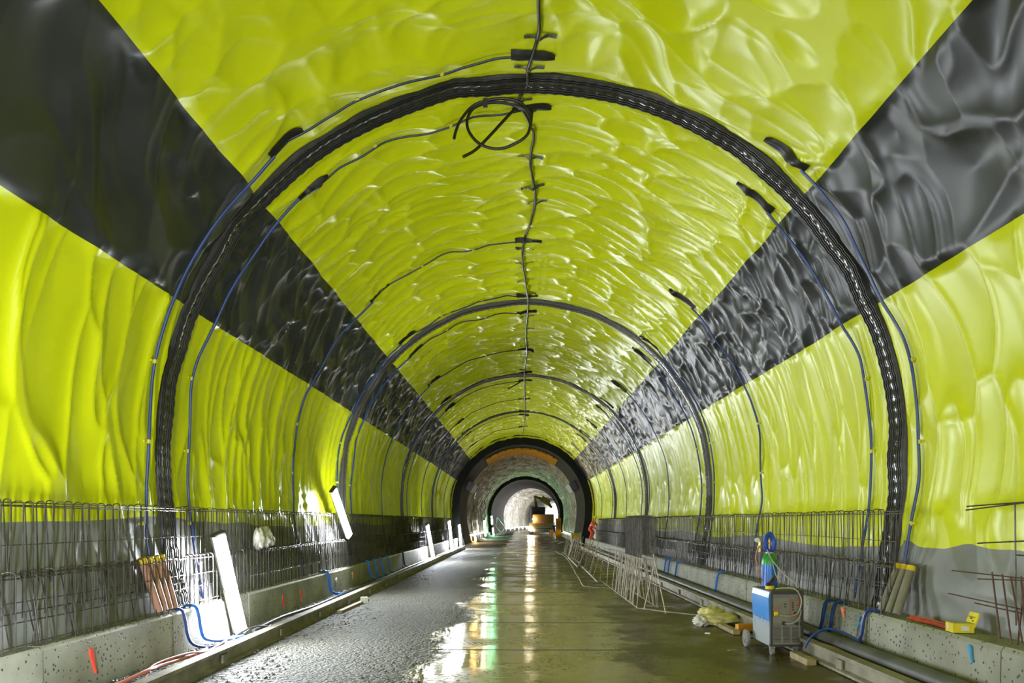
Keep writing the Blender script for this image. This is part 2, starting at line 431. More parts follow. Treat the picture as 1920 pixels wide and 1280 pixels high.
# white sheeted lengths further in, and the two finished dark lining rings
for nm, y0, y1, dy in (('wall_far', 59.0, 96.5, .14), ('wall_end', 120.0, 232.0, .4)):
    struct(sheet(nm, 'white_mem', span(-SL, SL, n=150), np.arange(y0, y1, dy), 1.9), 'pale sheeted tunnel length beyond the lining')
def lining(name, y0, y1, ri, label):
    n = 64; prof_in = []; prof_out = []
    sl = R2*math.asin((ZC-.05)/R2)+SQ
    vs = []; fs = []
    Ys = np.linspace(y0, y1, 8)
    for Y in Ys:
        for s in np.linspace(-sl, sl, n):
            x, z = prof(s, R-ri, Y); vs.append((float(x), Y, float(z)))
    for j in range(len(Ys)-1):
        for k in range(n-1): fs.append((j*n+k, j*n+k+1, (j+1)*n+k+1, (j+1)*n+k))
    b = len(vs)
    for Y, j in ((y0, 0), (y1, len(Ys)-1)):
        o = len(vs)
        for s in np.linspace(-sl, sl, n):
            x, z = prof(s, -.1, Y); vs.append((float(x), Y, float(z)))
        for k in range(n-1): fs.append((j*n+k, j*n+k+1, o+k+1, o+k))
    mb = MB(); mb.add(vs, fs); o = mb.build(name, 'concrete_dark', smooth=True); return o
lin = struct(lining('wall_lining', 52.0, 59.6, 4.42, ''), 'dark new lining ring around the road')
struct(lining('wall_lining_far', 95.5, 121.0, 4.42, ''), 'second dark lining ring deeper in the tunnel')

# floor: road with raised edges
xs = [-5.2, -4.75, -4.42, -4.2, -4.1, -3.9, -3.6, -2.5, -1.5, 0, 1.6, 2.6, 3.5, 3.8, 4.05, 4.2, 4.42, 4.75, 5.2]
zs = [.16, .16, .16, .13, .05, .0, .0, .02, .01, .0, .0, .0, .01, .02, .05, .12, .16, .16, .16]
mb = MB(); Yf = list(np.linspace(YB, 60, 75))+list(np.linspace(64, 232, 60)); n = len(xs)
mb.add([(x+float(cx(Y))-.11*(Y < 60), Y, z) for Y in Yf for x, z in zip(xs, zs)], [(j*n+k, j*n+k+1, (j+1)*n+k+1, (j+1)*n+k) for j in range(len(Yf)-1) for k in range(n-1)])
struct(mb.build('floor', 'floor', smooth=True), 'wet concrete road with gravel and mud at its sides')

# concrete kerbs
kerb = {}
for nm, sg in (('left', -1), ('right', 1)):
    mb = MB(); y = -13.9
    while y < 51.9:
        L_ = 2.6; y1 = min(y+L_-.012, 51.9); dz = .006*random.uniform(-1, 1); dx = .006*random.uniform(-1, 1)
        mb.prism([(sg*(4.44+dx), -.05), (sg*(4.455+dx), .69+dz), (sg*(4.485+dx), .735+dz), (sg*4.95, .74+dz), (sg*4.95, -.05)], y, y1); y += L_
    kerb[sg] = struct(mb.build('baseboard_'+nm, 'concrete'), 'pitted concrete kerb along the %s wall' % nm)
for nm, sg in (('left', -1), ('right', 1)):
    mb = MB()
    for y0, y1 in ((60, 95), (121.5, 230)):
        Ys = np.linspace(y0, y1, 12)
        for a, b_ in zip(Ys[:-1], Ys[1:]):
            o = float(cx((a+b_)/2))
            mb.prism([(o+sg*4.4, -.05), (o+sg*4.45, .5), (o+sg*5.0, .5), (o+sg*5.0, -.05)], a, b_)
    struct(mb.build('baseboard_%s_far' % nm, 'concrete'), 'far kerb on the %s side' % nm)
def paint(sg, y, z0, z1, w, slant, m):
    mb = MB(); n = 7; vs = []; x = sg*4.432
    for i in range(n):
        t = i/(n-1); wj = w*(.5+.5*math.sin(PI*min(1, t*1.6+.15)))*(1 if t < .7 else .7)
        yy = y+slant*t+random.uniform(-.1, .1)*w; vs += [(x, yy-wj/2, z1+(z0-z1)*t), (x, yy+wj/2, z1+(z0-z1)*t)]
    k = len(vs); vs += [(sg*4.45, a, b) for _, a, b in vs]
    fs = [(2*i, 2*i+1, 2*i+3, 2*i+2) for i in range(n-1)]+[(2*i, 2*i+2, k+2*i+2, k+2*i) for i in range(n-1)]+[(2*i+1, k+2*i+1, k+2*i+3, 2*i+3) for i in range(n-1)]
    mb.add(vs, fs)
    o = mb.build('paint_mark', m, kerb[sg]); return o
def pm(px, py0, py1, w, m, sg, slant=.03):
    p = atX(px, py0, sg*4.43); q = atX(px, py1, sg*4.43); paint(sg, p.y, q.z, p.z, w, slant, m)
pm(172, 1215, 1265, .06, 'red_paint', -1, .09); pm(531, 1116, 1142, .07, 'red_paint', -1, .1); pm(564, 1106, 1128, .07, 'red_paint', -1, .1)
pm(662, 1072, 1085, .12, 'salmon_paint', -1); pm(1578, 1138, 1156, .10, 'salmon_paint', 1, -.05); pm(1267, 1062, 1070, .2, 'salmon_paint', 1)
pm(1815, 1208, 1240, .05, 'blue_paint', 1, -.05); pm(1611, 1155, 1166, .05, 'blue_paint', 1); pm(1608, 1168, 1180, .04, 'blue_paint', 1)
pm(1546, 1133, 1142, .05, 'blue_paint', 1); pm(1550, 1150, 1160, .05, 'blue_paint', 1)
mb = MB(); p = atX(631, 1087, -4.43); mb.lathe([(.055, 0), (.055, .02), (.03, .03)], (-4.445, p.y, p.z), 16, 'x'); mb.build('survey_disc', 'paper', kerb[-1])

# ------------------------------------------------------------------ waterstop bands round the tunnel
def band(Y0, label, wobble=1.0, width=.20, ns=None, group='black waterstop bands round the tunnel', simple=False):
    rnd = random.Random(int(Y0*13)); step = .45 if Y0 < 15 else .55
    knots = np.arange(-SL, SL+step, step)
    jy = np.array([rnd.uniform(-1, 1) for _ in knots])*.035*wobble; jr = np.array([rnd.uniform(0, 1) for _ in knots])*.045*wobble
    S = np.linspace(-SL, SL, ns or 420)
    dy = np.interp(S, knots, jy); dr = np.interp(S, knots, jr)+.006*np.sin(S*40)
    t = thing('waterstop_band', (float(cx(Y0)), Y0, ZC+R), label, 'waterstop', group)
    def strip(cross, name, m):
        mb = MB(); vs = []; nc = len(cross)
        for i, s in enumerate(S):
            for c, h in cross:
                yy = Y0+dy[i]+c; x, z = prof(s, .012+dr[i]+h, yy); vs.append((float(x), float(yy), float(z)))
        mb.add(vs, [(i*nc+k, i*nc+k+1, (i+1)*nc+k+1, (i+1)*nc+k) for i in range(len(S)-1) for k in range(nc-1)])
        return part(mb, name, m, t, smooth=True)
    w = width
    base = [(-w-.02, -.03), (-w, .03)]
    def ribs(a, b, n):
        out = []
        for i in range(n):
            c = a+(b-a)*(i+.5)/n; g = (b-a)/n*.5
            out += [(c-g*.95, .014), (c-g*.55, .052), (c+g*.0, .052), (c+g*.3, .014)]
        return out
    if simple:
        strip([(-w, -.02), (-w*.9, .05), (w*.9, .05), (w, -.02)], 'ribbed_strip', 'rubber'); return t
    strip(base+ribs(-w, -.07*w/.25, 3)+[(-.07*w/.25, .02)], 'ribbed_strip', 'rubber')
    strip([(-.07*w/.25, .02), (-.05*w/.25, .045), (0, .055), (.05*w/.25, .045), (.07*w/.25, .02)], 'smooth_strip', 'rubber_smooth')
    strip([(.07*w/.25, .02)]+ribs(.07*w/.25, w, 3)+[(w, .03), (w+.02, -.03)], 'ribbed_strip', 'rubber')
    return t
band(10.0, 'large black waterstop arch nearest the camera, over the welding machine')
band(20.0, 'second black waterstop arch from the camera', .9, ns=300)
band(30.0, 'third black waterstop arch from the camera', .8, ns=260)
band(40.0, 'fourth black waterstop arch, next before the dark lining', .7, ns=220)
band(50.9, 'fifth black waterstop band, against the dark lining', .6, ns=200)
for y, l in ((64.5, 'first thin dark ring on the pale sheets beyond the lining'), (73, 'second thin dark ring on the pale sheets beyond the lining'), (83, 'third thin dark ring on the pale sheets beyond the lining'),
             (128, 'first dark ring on the bright sheets of the tunnel end'), (140, 'second dark ring on the bright sheets of the tunnel end'), (155, 'third dark ring on the bright sheets of the tunnel end'), (175, 'fourth dark ring on the bright sheets of the tunnel end')):
    band(y, l, .6, .3, 120, 'dark rings on the far sheets', True)

# ------------------------------------------------------------------ grouting hoses up the wall
def arc_s(deg): return R*math.radians(90-deg)          # degrees above the spring line -> arc length
def hose(Y0, side, label, a_patch, full, detail, rnd):
    """side -1: from the left kerb past the shoulder patch up to the crown; +1: from the right kerb to its patch"""
    s_end = side*R*math.radians(90-a_patch)
    t = thing('grouting_hose', surf(side*(SL-.06), Y0), label, 'hose', 'hoses fixed across the sheets')
    n = 60 if detail else 30
    lift = .03
    def wob(s): return .03*math.sin(s*1.9+Y0)+.012*math.sin(s*4.3+Y0*2)
    def path(s0, s1, n):
        S = np.linspace(s0, s1, n); Y = np.array([Y0+wob(s) for s in S]); d = disp(S, Y)
        if n > 12:
            p = np.pad(d, 3, 'edge'); d = np.max([p[i:i+n] for i in range(7)], 0); p = np.pad(d, 2, 'edge'); d = np.mean([p[i:i+n] for i in range(5)], 0)
        x, z = prof(S, d+lift, Y); return [Vector(q) for q in zip(x.tolist(), Y.tolist(), z.tolist())]
    segs = path(side*(SL-.08), s_end, n)
    r = .020
    mb = MB(); mb.tube(segs, r, 8 if detail else 5); part(mb, 'hose', 'blue_hose', t, True)
    if full:
        mb = MB(); mb.tube(path(s_end-side*.1, -.05, n), r*.75, 8 if detail else 5); part(mb, 'hose', 'dark_hose', t, True)
    def patch(s0, s1):
        mb = MB(); vs = []; m = 12; w = .085
        for i in range(m+1):
            q = i/m; s = s0+(s1-s0)*q; ww = w*(1 if q < .75 else math.sqrt(max(.04, 1-((q-.75)/.25)**2)))
            for k in range(7):
                c = (k-3)/3; hgt = .012+.05*(1-c*c)
                yy = Y0+wob(s)+c*ww; x, z = prof(s, float(disp(s, yy))+hgt, yy); vs.append((float(x), yy, float(z)))
        mb.add(vs, [(i*7+k, i*7+k+1, (i+1)*7+k+1, (i+1)*7+k) for i in range(m) for k in range(6)])
        part(mb, 'sleeve_patch', 'rubber', t, True)
    pl = .62
    if side > 0: patch(s_end+.05, s_end-pl)
    else: patch(s_end-.05, s_end+pl*.8)
    if full: patch(-.25, .32)
    if detail:
        for s in np.arange(side*(SQ+1.0), s_end, -side*1.05):
            if abs(s) < STL+.1: continue
            p = path(s-.3, s+.3, 25)[11:14]; mb = MB(); mb.tube(p, r*1.3, 8); 
            q = surf(s, Y0+wob(s), .015); mb.box(q, (.02, .13, .03)); part(mb, 'clip', 'clip', t)
        if full:
            for s in np.arange(s_end+1.3, -.8, 1.15):
                mb = MB(); mb.tube(path(s-.3, s+.3, 25)[11:14], r*1.15, 8); part(mb, 'clip', 'clip', t)
rnd = random.Random(3)
hy = [(9.35, 'in front of the nearest arch'), (10.62, 'just behind the nearest arch'), (15.5, 'midway between the nearest and second arch'), (19.3, 'just before the second arch'), (20.75, 'just behind the second arch'),
      (25.3, 'midway between the second and third arch'), (29.2, 'just before the third arch'), (30.9, 'just behind the third arch'), (35.4, 'midway between the third and fourth arch'), (39.2, 'just before the fourth arch'), (40.9, 'just behind the fourth arch'), (46, 'last before the dark lining')]
for y, w in hy:
    hose(y, -1, 'blue hose up the left wall to the crown, '+w, 48.5, True, y < 22, rnd)
    hose(y+(.05 if y < 12 else 0), 1, 'blue hose up the right wall, '+w, 45.5, False, y < 22, rnd)

# crown cable with tape crosses
def crown(px, py, lift=.05):
    Y = F*(ZC+R-H-.06)/(VY-py); X = (px-VX)*Y/F; return X, Y
cp = [(1014, -230), (1012, -90), (1010, 0), (1010, 60), (990, 120), (988, 160), (972, 190), (1000, 240), (994, 300), (1004, 372), (985, 440), (979, 480), (990, 560), (986, 620), (988, 660), (983, 700), (984, 770), (981, 812)]
cpts = []
for px, py in cp:
    X, Y = crown(px, py); cpts.append((X, Y))
cs = smooth_path([(a, b, 0) for a, b in cpts], 8)
cable_pts = [surf(p.x-float(cx(p.y)), p.y, .045) for p in cs]
t = thing('crown_cable', cable_pts[0], 'black cable taped along the yellow crown of the tunnel', 'cable')
mb = MB(); mb.tube(cable_pts, .022, 8); part(mb, 'cable', 'cable_black', t, True)
def cross(X, Y, a, w=.28, b=.028):
    mb = MB(); s0 = X-float(cx(Y)); vs = []
    for i in range(9):
        q = (i/8-.5)*2
        for e in (-1, 1):
            s = s0+q*w; yy = Y+a*q+e*b; hh = .02+.055*max(0, 1-abs(q)*2.5)
            x, z = prof(s, float(disp(s, yy))+hh, yy); vs.append((float(x), yy, float(z)))
    mb.add(vs, [(2*i, 2*i+1, 2*i+3, 2*i+2) for i in range(8)]); part(mb, 'tape_strip', 'tape', t)
k = 0
for px, py in ((1013, 67), (992, 121), (970, 187), (1000, 205), (994, 292), (999, 345), (1005, 377), (984, 461), (983, 492), (986, 523), (990, 548), (988, 590), (988, 615), (987, 645), (986, 667), (984, 690), (984, 740), (982, 775)):
    X, Y = crown(px, py); cross(X, Y, rnd.uniform(-.06, .06), .21 if py > 150 else .2)
# spare loops hanging at the nearest arch
t = thing('cable_loop', at(965, 200, 10.25), 'spare black cable coiled and hung from the crown behind the nearest arch', 'cable')
def hang(pts, Ya, Yb):
    n = len(pts); return smooth_path([at(px, py, Ya+(Yb-Ya)*i/(n-1)) for i, (px, py) in enumerate(pts)], 8)
mb = MB(); mb.tube(hang([(998, 205), (990, 250), (960, 272), (930, 279), (900, 270), (880, 248), (876, 225), (888, 203), (915, 193), (950, 194), (985, 206), (996, 225)], 10.2, 10.3), .021, 8); part(mb, 'loop', 'cable_black', t, True)
mb = MB(); mb.tube(hang([(967, 202), (950, 220), (915, 258), (890, 282), (868, 294)], 10.35, 10.2), .021, 8); part(mb, 'loose_end', 'cable_black', t, True)
mb = MB(); mb.tube(hang([(995, 212), (975, 192), (945, 185), (915, 188), (885, 200), (864, 225), (855, 245), (851, 262)], 10.28, 10.25), .021, 8); part(mb, 'loose_end', 'cable_black', t, True)
mb = MB(); mb.box(at(910, 193, 10.22), (.06, .02, .13)); part(mb, 'tape_strip', 'tape', t)
t = thing('cable_loop', at(990, 575, 20.9), 'black cable ends hanging at the crown behind the second arch', 'cable')
for pts in ([(988, 573), (960, 577), (927, 586)], [(993, 571), (1010, 576), (1034, 577)], [(988, 575), (975, 580), (955, 582)]):
    mb = MB(); mb.tube(hang(pts, 20.9, 20.7), .022, 6); part(mb, 'loose_end', 'cable_black', t, True)
mb = MB(); mb.tube(hang([(984, 709), (972, 718), (952, 729)], 30.9, 30.6), .025, 6); tag(mb.build('cable_end', 'cable_black', smooth=True), 'short cable end hanging from the crown behind the third arch', 'cable')

# ------------------------------------------------------------------ reinforcement cages on the kerbs
def hairpin(xa, xb, z0, z1, y, dyb, lean=0., r=.0065, n=5):
    pts = [(xa, y, z0)]
    for i in range(6):
        a = PI*i/5; c = (xa+xb)/2; h = (xb-xa)/2
        pts.append((c-h*math.cos(a), y+dyb*i/5*.3+lean, z1-.035+.035*math.sin(a)))
    pts.append((xb, y+dyb, z0)); mb = MB(); mb.tube(pts, r, n); return mb
gaps = []
def cage(y0, y1, sg, tier, label, detail, step=.15):
    if tier == 0: xa, xb, z0, z1 = 4.475, 4.575, .735, 1.45
    else: xa, xb, z0, z1 = 4.595, 4.69, 1.02, 2.10
    if sg > 0: z1 -= .07 if tier == 0 else .05
    rr = random.Random(int(y0*10)+tier*7+(3 if sg > 0 else 0))
    t = thing('rebar_cage', (sg*(xa+xb)/2, (y0+y1)/2, z0), label, 'rebar cage', 'rebar cages standing on the kerbs')
    ys = np.arange(y0+.05, y1-.03, step); all_ = MB(); proto = []
    org = Vector(t.location)
    if detail:
        for k in range(4):
            mb = hairpin(sg*xa, sg*xb, z0, z1, 0, ([.24, -.2, .3, .2] if tier == 0 else [.09, .06, .12, -.08])[k], rr.uniform(-.02, .02))
            o = mb.build('stirrup', 'rebar', smooth=True); proto.append(o)
        for i, y in enumerate(ys):
            o = proto[i] if i < 4 else proto[i % 4].copy()
            if i >= 4: C.objects.link(o)
            o.parent = t; o.matrix_parent_inverse = Matrix.Translation(-org)
            o.location = (0, y+rr.uniform(-.018, .018), rr.uniform(-.012, .012))
    else:
        st = step if y0 < 33 else step*1.5
        for y in np.arange(y0+.05, y1-.03, st):
            m_ = hairpin(sg*xa, sg*xb, z0, z1+rr.uniform(-.012, .012), y+rr.uniform(-.02, .02), .09, 0, .0075 if y0 < 33 else .010, 4); all_.add(m_.v, m_.f)
    zr = [z1-.055, z1-.03, z0+(z1-z0)*.62, z0+(z1-z0)*.35, z0+.05]
    for i, z in enumerate(zr):
        for x in ((xa+.012, xb-.012) if i < 1 else ((xb-.014,) if i % 2 else (xa+.014,))):
            p = [(sg*x, y0+rr.uniform(-.1, .05), z+rr.uniform(-.012, .012)), (sg*x, (y0+y1)/2, z+rr.uniform(-.02, .01)), (sg*x, y1+rr.uniform(-.05, .1), z+rr.uniform(-.012, .012))]
            mb = MB(); mb.tube(smooth_path(p, 4), .0055 if detail else .008, 5)
            if detail: part(mb, 'long_bar', 'rebar', t, True)
            else: all_.add(mb.v, mb.f)
    if not detail: part(all_, 'bars', 'rebar', t)
cuts_l = [5.7, 9.9, 14.9, 19.9, 24.9, 29.9, 34.9, 39.9, 44.9, 49.9]
cuts_r = [9.15, 14.6, 19.9, 24.9, 29.9, 34.9, 39.9, 45.0]
for sg, cuts, sd in ((-1, cuts_l, 'left'), (1, cuts_r, 'right')):
    for i in range(len(cuts)-1):
        for tier in (0, 1):
            cage(cuts[i]+.04, cuts[i+1]-.04, sg, tier, '%s grey rebar cage on the %s kerb, %s from the camera' % (('lower', 'upper')[tier], sd, ORD[i]), cuts[i] < 19.5)

# single bars at the right edge, not yet closed to a cage
def bars(name, label, segs, X, mname='rust', r=.008, parent=None, cat='rebar frame', group=None, pname='bar'):
    t = parent or thing(name, atX(*segs[0][0], X), label, cat, group)
    for a, b in segs:
        mb = MB(); mb.tube([atX(*a, X), atX(*b, X)], r, 6); part(mb, pname, mname, t, True)
    return t
t = bars('rebar_grid', 'dark open rebar frame against the right wall at the picture edge, upper one', [((1903, 942), (1905, 1172)), ((1813, 949), (1990, 936)), ((1811, 956), (1930, 941)), ((1833, 1018), (1990, 1011)), ((1905, 1040), (1990, 1046))], 4.72, 'rebar', .008)
t = bars('rebar_grid', 'rusty open rebar frame on the right kerb beside the yellow box', [((1785, 1069), (1990, 1092)), ((1833, 1085), (1990, 1090)), ((1778, 1112), (1990, 1158)), ((1828, 1130), (1990, 1166))], 4.66, 'rust', .007, pname='long_bar')
bars('', '', [((1860, 1072), (1876, 1198)), ((1879, 1076), (1897, 1208)), ((1895, 1080), (1917, 1205)), ((1914, 1080), (1925, 1215)), ((1921, 1090), (1908, 1208)), ((1950, 1084), (1975, 1222))], 4.60, 'rust', .008, parent=t)

# ------------------------------------------------------------------ spare cages stored on the floor at right
def stored(label, segs, mname, r, name='rebar_cage', cat='rebar cage', pname='bar'):
    t = thing(name, segs[0][0], label, cat)
    for s in segs:
        mb = MB(); mb.tube(s, r, 6); part(mb, pname, mname, t, True)
    return t
rr = random.Random(11)
segs = [[(2.50, 15.9, .03), (2.5, 20, .03), (2.5, 24.2, .03)], [(2.95, 16.2, .03), (2.97, 24.0, .03)], [(2.62, 16.0, 1.08), (2.62, 20, 1.06), (2.62, 24.1, 1.04)], [(2.80, 16.1, 1.06), (2.8, 24, 1.03)]]
for i in range(46):
    y = 16.0+i*.098+max(0, i-40)*.6+rr.uniform(-.05, .05); a = rr.uniform(-.3, .3)
    if i % 2: segs.append([(2.50, y+a, .03), (2.60+rr.uniform(0, .05), y, 1.08)])
    else: segs.append([(2.95, y+a, .03), (2.82+rr.uniform(-.05, .05), y, 1.07)])
stored('pale lower rebar cage standing loose on the muddy floor, slanting bars', segs, 'bright_rod', .010)
t = thing('rebar_cage', (2.78, 19.5, 1.09), 'grey hooked rebar cage stacked on top of the loose floor cage', 'rebar cage')
for i in range(28):
    y = 16.3+i*.09; m_ = hairpin(2.63, 2.93, 1.09, 2.02+rr.uniform(-.015, .015), y+rr.uniform(-.03, .03), rr.uniform(-.08, .08), 0, .009)
    part(m_, 'stirrup', 'rebar', t, True)
for x, z in ((2.65, 1.97), (2.91, 1.97), (2.64, 1.5), (2.92, 1.35), (2.64, 1.11), (2.92, 1.11)):
    mb = MB(); mb.tube([(x, 16.2, z), (x, 18.8, z)], .008, 6); part(mb, 'long_bar', 'rebar', t, True)
segs = [[(2.92, 15.0, .03), (2.80, 15.75, 1.2)], [(2.62, 15.85, .03), (2.86, 15.72, 1.15)], [(2.5, 15.92, .035), (3.0, 15.3, .03), (3.55, 14.75, .03)], [(2.75, 16.4, .03), (3.35, 16.2, .03)]]
stored('pale steel rods propped in a triangle at the end of the loose cages', segs, 'bright_rod', .014, 'prop_frame', 'steel rods')
segs = [[(2.75, 25.5, .9), (2.75, 45, .9)], [(2.45, 25.5, .03), (2.45, 45, .03)]]
for i in range(26):
    y = 25.6+i*.74; segs.append([(2.45+rr.uniform(-.1, .1), y+rr.uniform(-.3, .3), .03), (2.75, y, rr.uniform(.85, 1.3))])
    if i % 2: segs.append([(3.0, y+.3, .03), (2.75, y, 1.0)])
stored('sparse row of slanting bars on the floor leading to the ochre board', segs, 'bright_rod', .013, 'rebar_row')
# bars lying on the road edge
for a, b, l in (((1066, 1045), (1083, 1062), 'farthest pale bar lying along the road edge at right'), ((1072, 1046), (1089, 1056), 'second pale bar lying by the loose cages'), ((1092, 1062), (1120, 1090), 'thick pale bar lying in front of the loose cages')):
    p, q = atZ(*a, .03), atZ(*b, .03); mb = MB(); mb.tube([p, (p+q)/2+Vector((0, 0, .004)), q], .03, 8); tag(mb.build('loose_bar', 'bright_rod', smooth=True), l, 'bar', 'bars lying on the road edge')
wp = [atZ(px, py, .012) for px, py in ((1040, 1033), (1058, 1042), (1070, 1057), (1076, 1068), (1083, 1080), (1088, 1088), (1093, 1097), (1105, 1100), (1125, 1101), (1142, 1101))]
mb = MB(); mb.tube(smooth_path(wp, 6), .012, 6); tag(mb.build('wire', 'bright_rod', smooth=True), 'thin pale wire snaking over the wet road beside the loose cages', 'wire')
# barrier with ochre board
t = thing('barrier', (3.35, 50, 0), 'white post barrier with ochre board on the right before the dark lining', 'barrier')
mb = MB(); mb.tube([(3.35, 50, 0), (3.35, 50, 1.2)], .045, 8); part(mb, 'post', 'white_metal', t)
mb = MB(); mb.tube([(4.0, 50, 0), (4.0, 50, 1.15)], .03, 8); part(mb, 'post', 'white_metal', t)
mb = MB(); mb.box((3.68, 49.97, .85), (.62, .04, .5)); part(mb, 'board', 'ochre', t)

# ------------------------------------------------------------------ rails, pipe, timbers
def rail(sg, y0, y1, label, z0):
    t = thing('rail_beam', (sg*4.02, (y0+y1)/2, z0), label, 'rail', 'long rail beams beside the road')
    mb = MB(); x = sg*3.98
    web = [(-.10, 0), (.10, 0), (.10, .03), (.03, .045), (.03, .16), (.075, .175), (.075, .22), (-.075, .22), (-.075, .175), (-.03, .16), (-.03, .045), (-.10, .03)]
    mb.prism([(x+a, z0+b) for a, b in web], y0, y1); part(mb, 'beam', 'steel', t)
    y = y0+.6
    while y < min(y1, 26):
        mb = MB(); mb.box((x-sg*.055, y, z0+.09), (.03, .16, .12), bev=.006); part(mb, 'splice_plate', 'steel', t); y += 2.35
rail(-1, 4.5, 51, 'long steel rail beam left of the road before the lamps', 0.0)
rail(1, 6.2, 50, 'long steel rail beam right of the road behind the welding machine', .045)
mb = MB(); mb.tube(smooth_path([(4.24, 4.5, .27), (4.24, 8, .27), (4.25, 12, .26), (4.25, 18, .26), (4.25, 30, .26), (4.25, 49, .26)], 4), .10, 16)
tag(mb.build('drain_pipe', 'pvc_dark', smooth=True), 'thick dark pipe running along the foot of the right kerb', 'pipe')
def timber(c, d, rz, label, m='wood', name='timber'):
    mb = MB(); mb.box(c, d, Matrix.Rotation(rz, 3, 'Z'), .006); return tag(mb.build(name, m), label, 'timber')
timber((3.785, 9.98, .055), (.125, .62, .09), 0, 'short squared timber on the floor right of the welding machine')
p = atZ(1400, 1140, .04); timber((3.55, 13.3, .055), (.12, 2.0, .07), .02, 'timber lying along the right rail behind the crumpled sack')
p = atZ(640, 1128, .04); timber((-3.72, 16.5, .03), (.10, 2.4, .06), -.03, 'grey plank lying along the left rail by the white block')
p = atZ(683, 1131, 0); mb = MB(); mb.box((p.x, p.y, .075), (.16, .14, .15), Matrix.Rotation(.4, 3, 'Z'), .01); tag(mb.build('paper_block', 'paper'), 'small white block lying on gravel beside the left rail', 'block')

# hoses and cables on the ground
def ground(pts, r, m, name, label, cat='hose', group=None, n=8):
    mb = MB(); mb.tube(smooth_path(pts, 7), r, n); return tag(mb.build(name, m, smooth=True), label, cat, group)
def kerbhose(px, pyt, side, label, dx=.25, r=.018, m='bright_blue'):
    p = atX(px, pyt, side*4.43); y = p.y
    pts = [(side*4.56, y-.16, .765), (side*4.50, y-.06, .768), (side*4.435, y, .735), (side*4.405, y+.03, .6), (side*4.39, y+.06, .42), (side*4.36, y+.14, .28), (side*4.28, y+dx, .2), (side*4.2, y+dx*2.2, .17)]
    return ground(pts, r, m, 'blue_hose', label, 'hose', 'blue hoses hanging over the kerbs')
kerbhose(342, 1145, -1, 'blue hose over the left kerb, nearest the camera', .35, .02, 'blue_hose'); kerbhose(368, 1140, -1, 'blue hose over the left kerb beside the big lamp', .5, .022)
kerbhose(614, 1085, -1, 'blue hose over the left kerb below the white disc', .5, .03)
for i, (px, l) in enumerate(((690, 'first'), (702, 'second'), (714, 'third'), (726, 'fourth'))):
    kerbhose(px, 1060, -1, '%s blue hose of the four over the left kerb past the white disc' % l, .5, .026)
kerbhose(755, 1046, -1, 'dark hose over the left kerb before the distant lamps', .6, .03, 'blue_hose')
for px, py, l in ((1249, 1075, 'farthest'), (1256, 1076, 'second farthest'), (1270, 1078, 'third farthest'), (1347, 1088, 'lone middle'), (1549, 1135, 'third nearest'), (1566, 1140, 'second nearest'), (1624, 1150, 'nearest')):
    kerbhose(px, py, 1, '%s blue hose hanging over the right kerb' % l, .3, .024, 'blue_hose' if px > 1500 else 'bright_blue')
ground([(3.82, 10.0, .2), (3.9, 9.95, .36), (4.05, 9.85, .47), (4.2, 9.7, .45), (4.33, 9.55, .36), (4.38, 9.45, .24)], .016, 'blue_hose', 'blue_hose', 'blue hose arching over the dark pipe right of the welding machine')
ground([(4.15, 10.2, .21), (4.1, 9.6, .24), (4.12, 9.0, .2), (4.08, 8.3, .19), (4.12, 7.6, .2), (4.08, 6.7, .19)], .016, 'orange', 'orange_cable', 'thin orange cable between right rail and dark pipe', 'cable')
ground([(-4.15, 6.4, .2), (-4.2, 6.7, .3), (-4.25, 7.2, .23), (-4.2, 7.7, .21), (-4.14, 8.2, .25), (-4.2, 8.6, .22), (-4.15, 9.3, .21), (-4.2, 9.9, .2)], .022, 'red_hose', 'red_hose', 'pale red hose on the gravel behind the left rail')
ground([(-4.12, 8.1, .19), (-4.25, 8.6, .24), (-4.15, 9.2, .26), (-4.12, 9.7, .2), (-4.22, 10.6, .2)], .014, 'red_hose', 'red_hose', 'thin reddish cable tangled behind the left rail near the big lamp')
ground([(-4.16, 11.5, .2), (-4.2, 13, .22), (-4.15, 15, .2), (-4.2, 18, .2), (-4.15, 22, .2), (-4.2, 28, .2), (-4.15, 36, .2), (-4.18, 48, .2)], .03, 'cable_black', 'ground_cable', 'dark cable running along the foot of the left kerb', 'cable')
ground([(-4.12, 10.6, .2), (-4.2, 11, .24), (-4.12, 11.5, .27), (-4.1, 12, .2), (-4.2, 12.3, .19), (-4.25, 11.7, .22), (-4.2, 11.2, .2)], .012, 'cable_black', 'lamp_cable', 'thin cable looped on the gravel at the big lamp', 'cable')

# olive sleeve joint lying behind the left rail
t = thing('pipe_sleeve', (-4.25, 6.95, .17), 'olive pipe sleeve lying at the foot of the left kerb', 'pipe fitting')
mb = MB(); mb.tube([(-4.3, 6.55, .24), (-4.27, 6.9, .245), (-4.22, 7.45, .23)], [.05, .065, .045], 14); part(mb, 'sleeve', 'pvc_dark', t, True)
mb = MB(); mb.tube([(-4.29, 6.85, .245), (-4.275, 6.93, .245)], .078, 14); part(mb, 'collar', 'rubber', t, True)

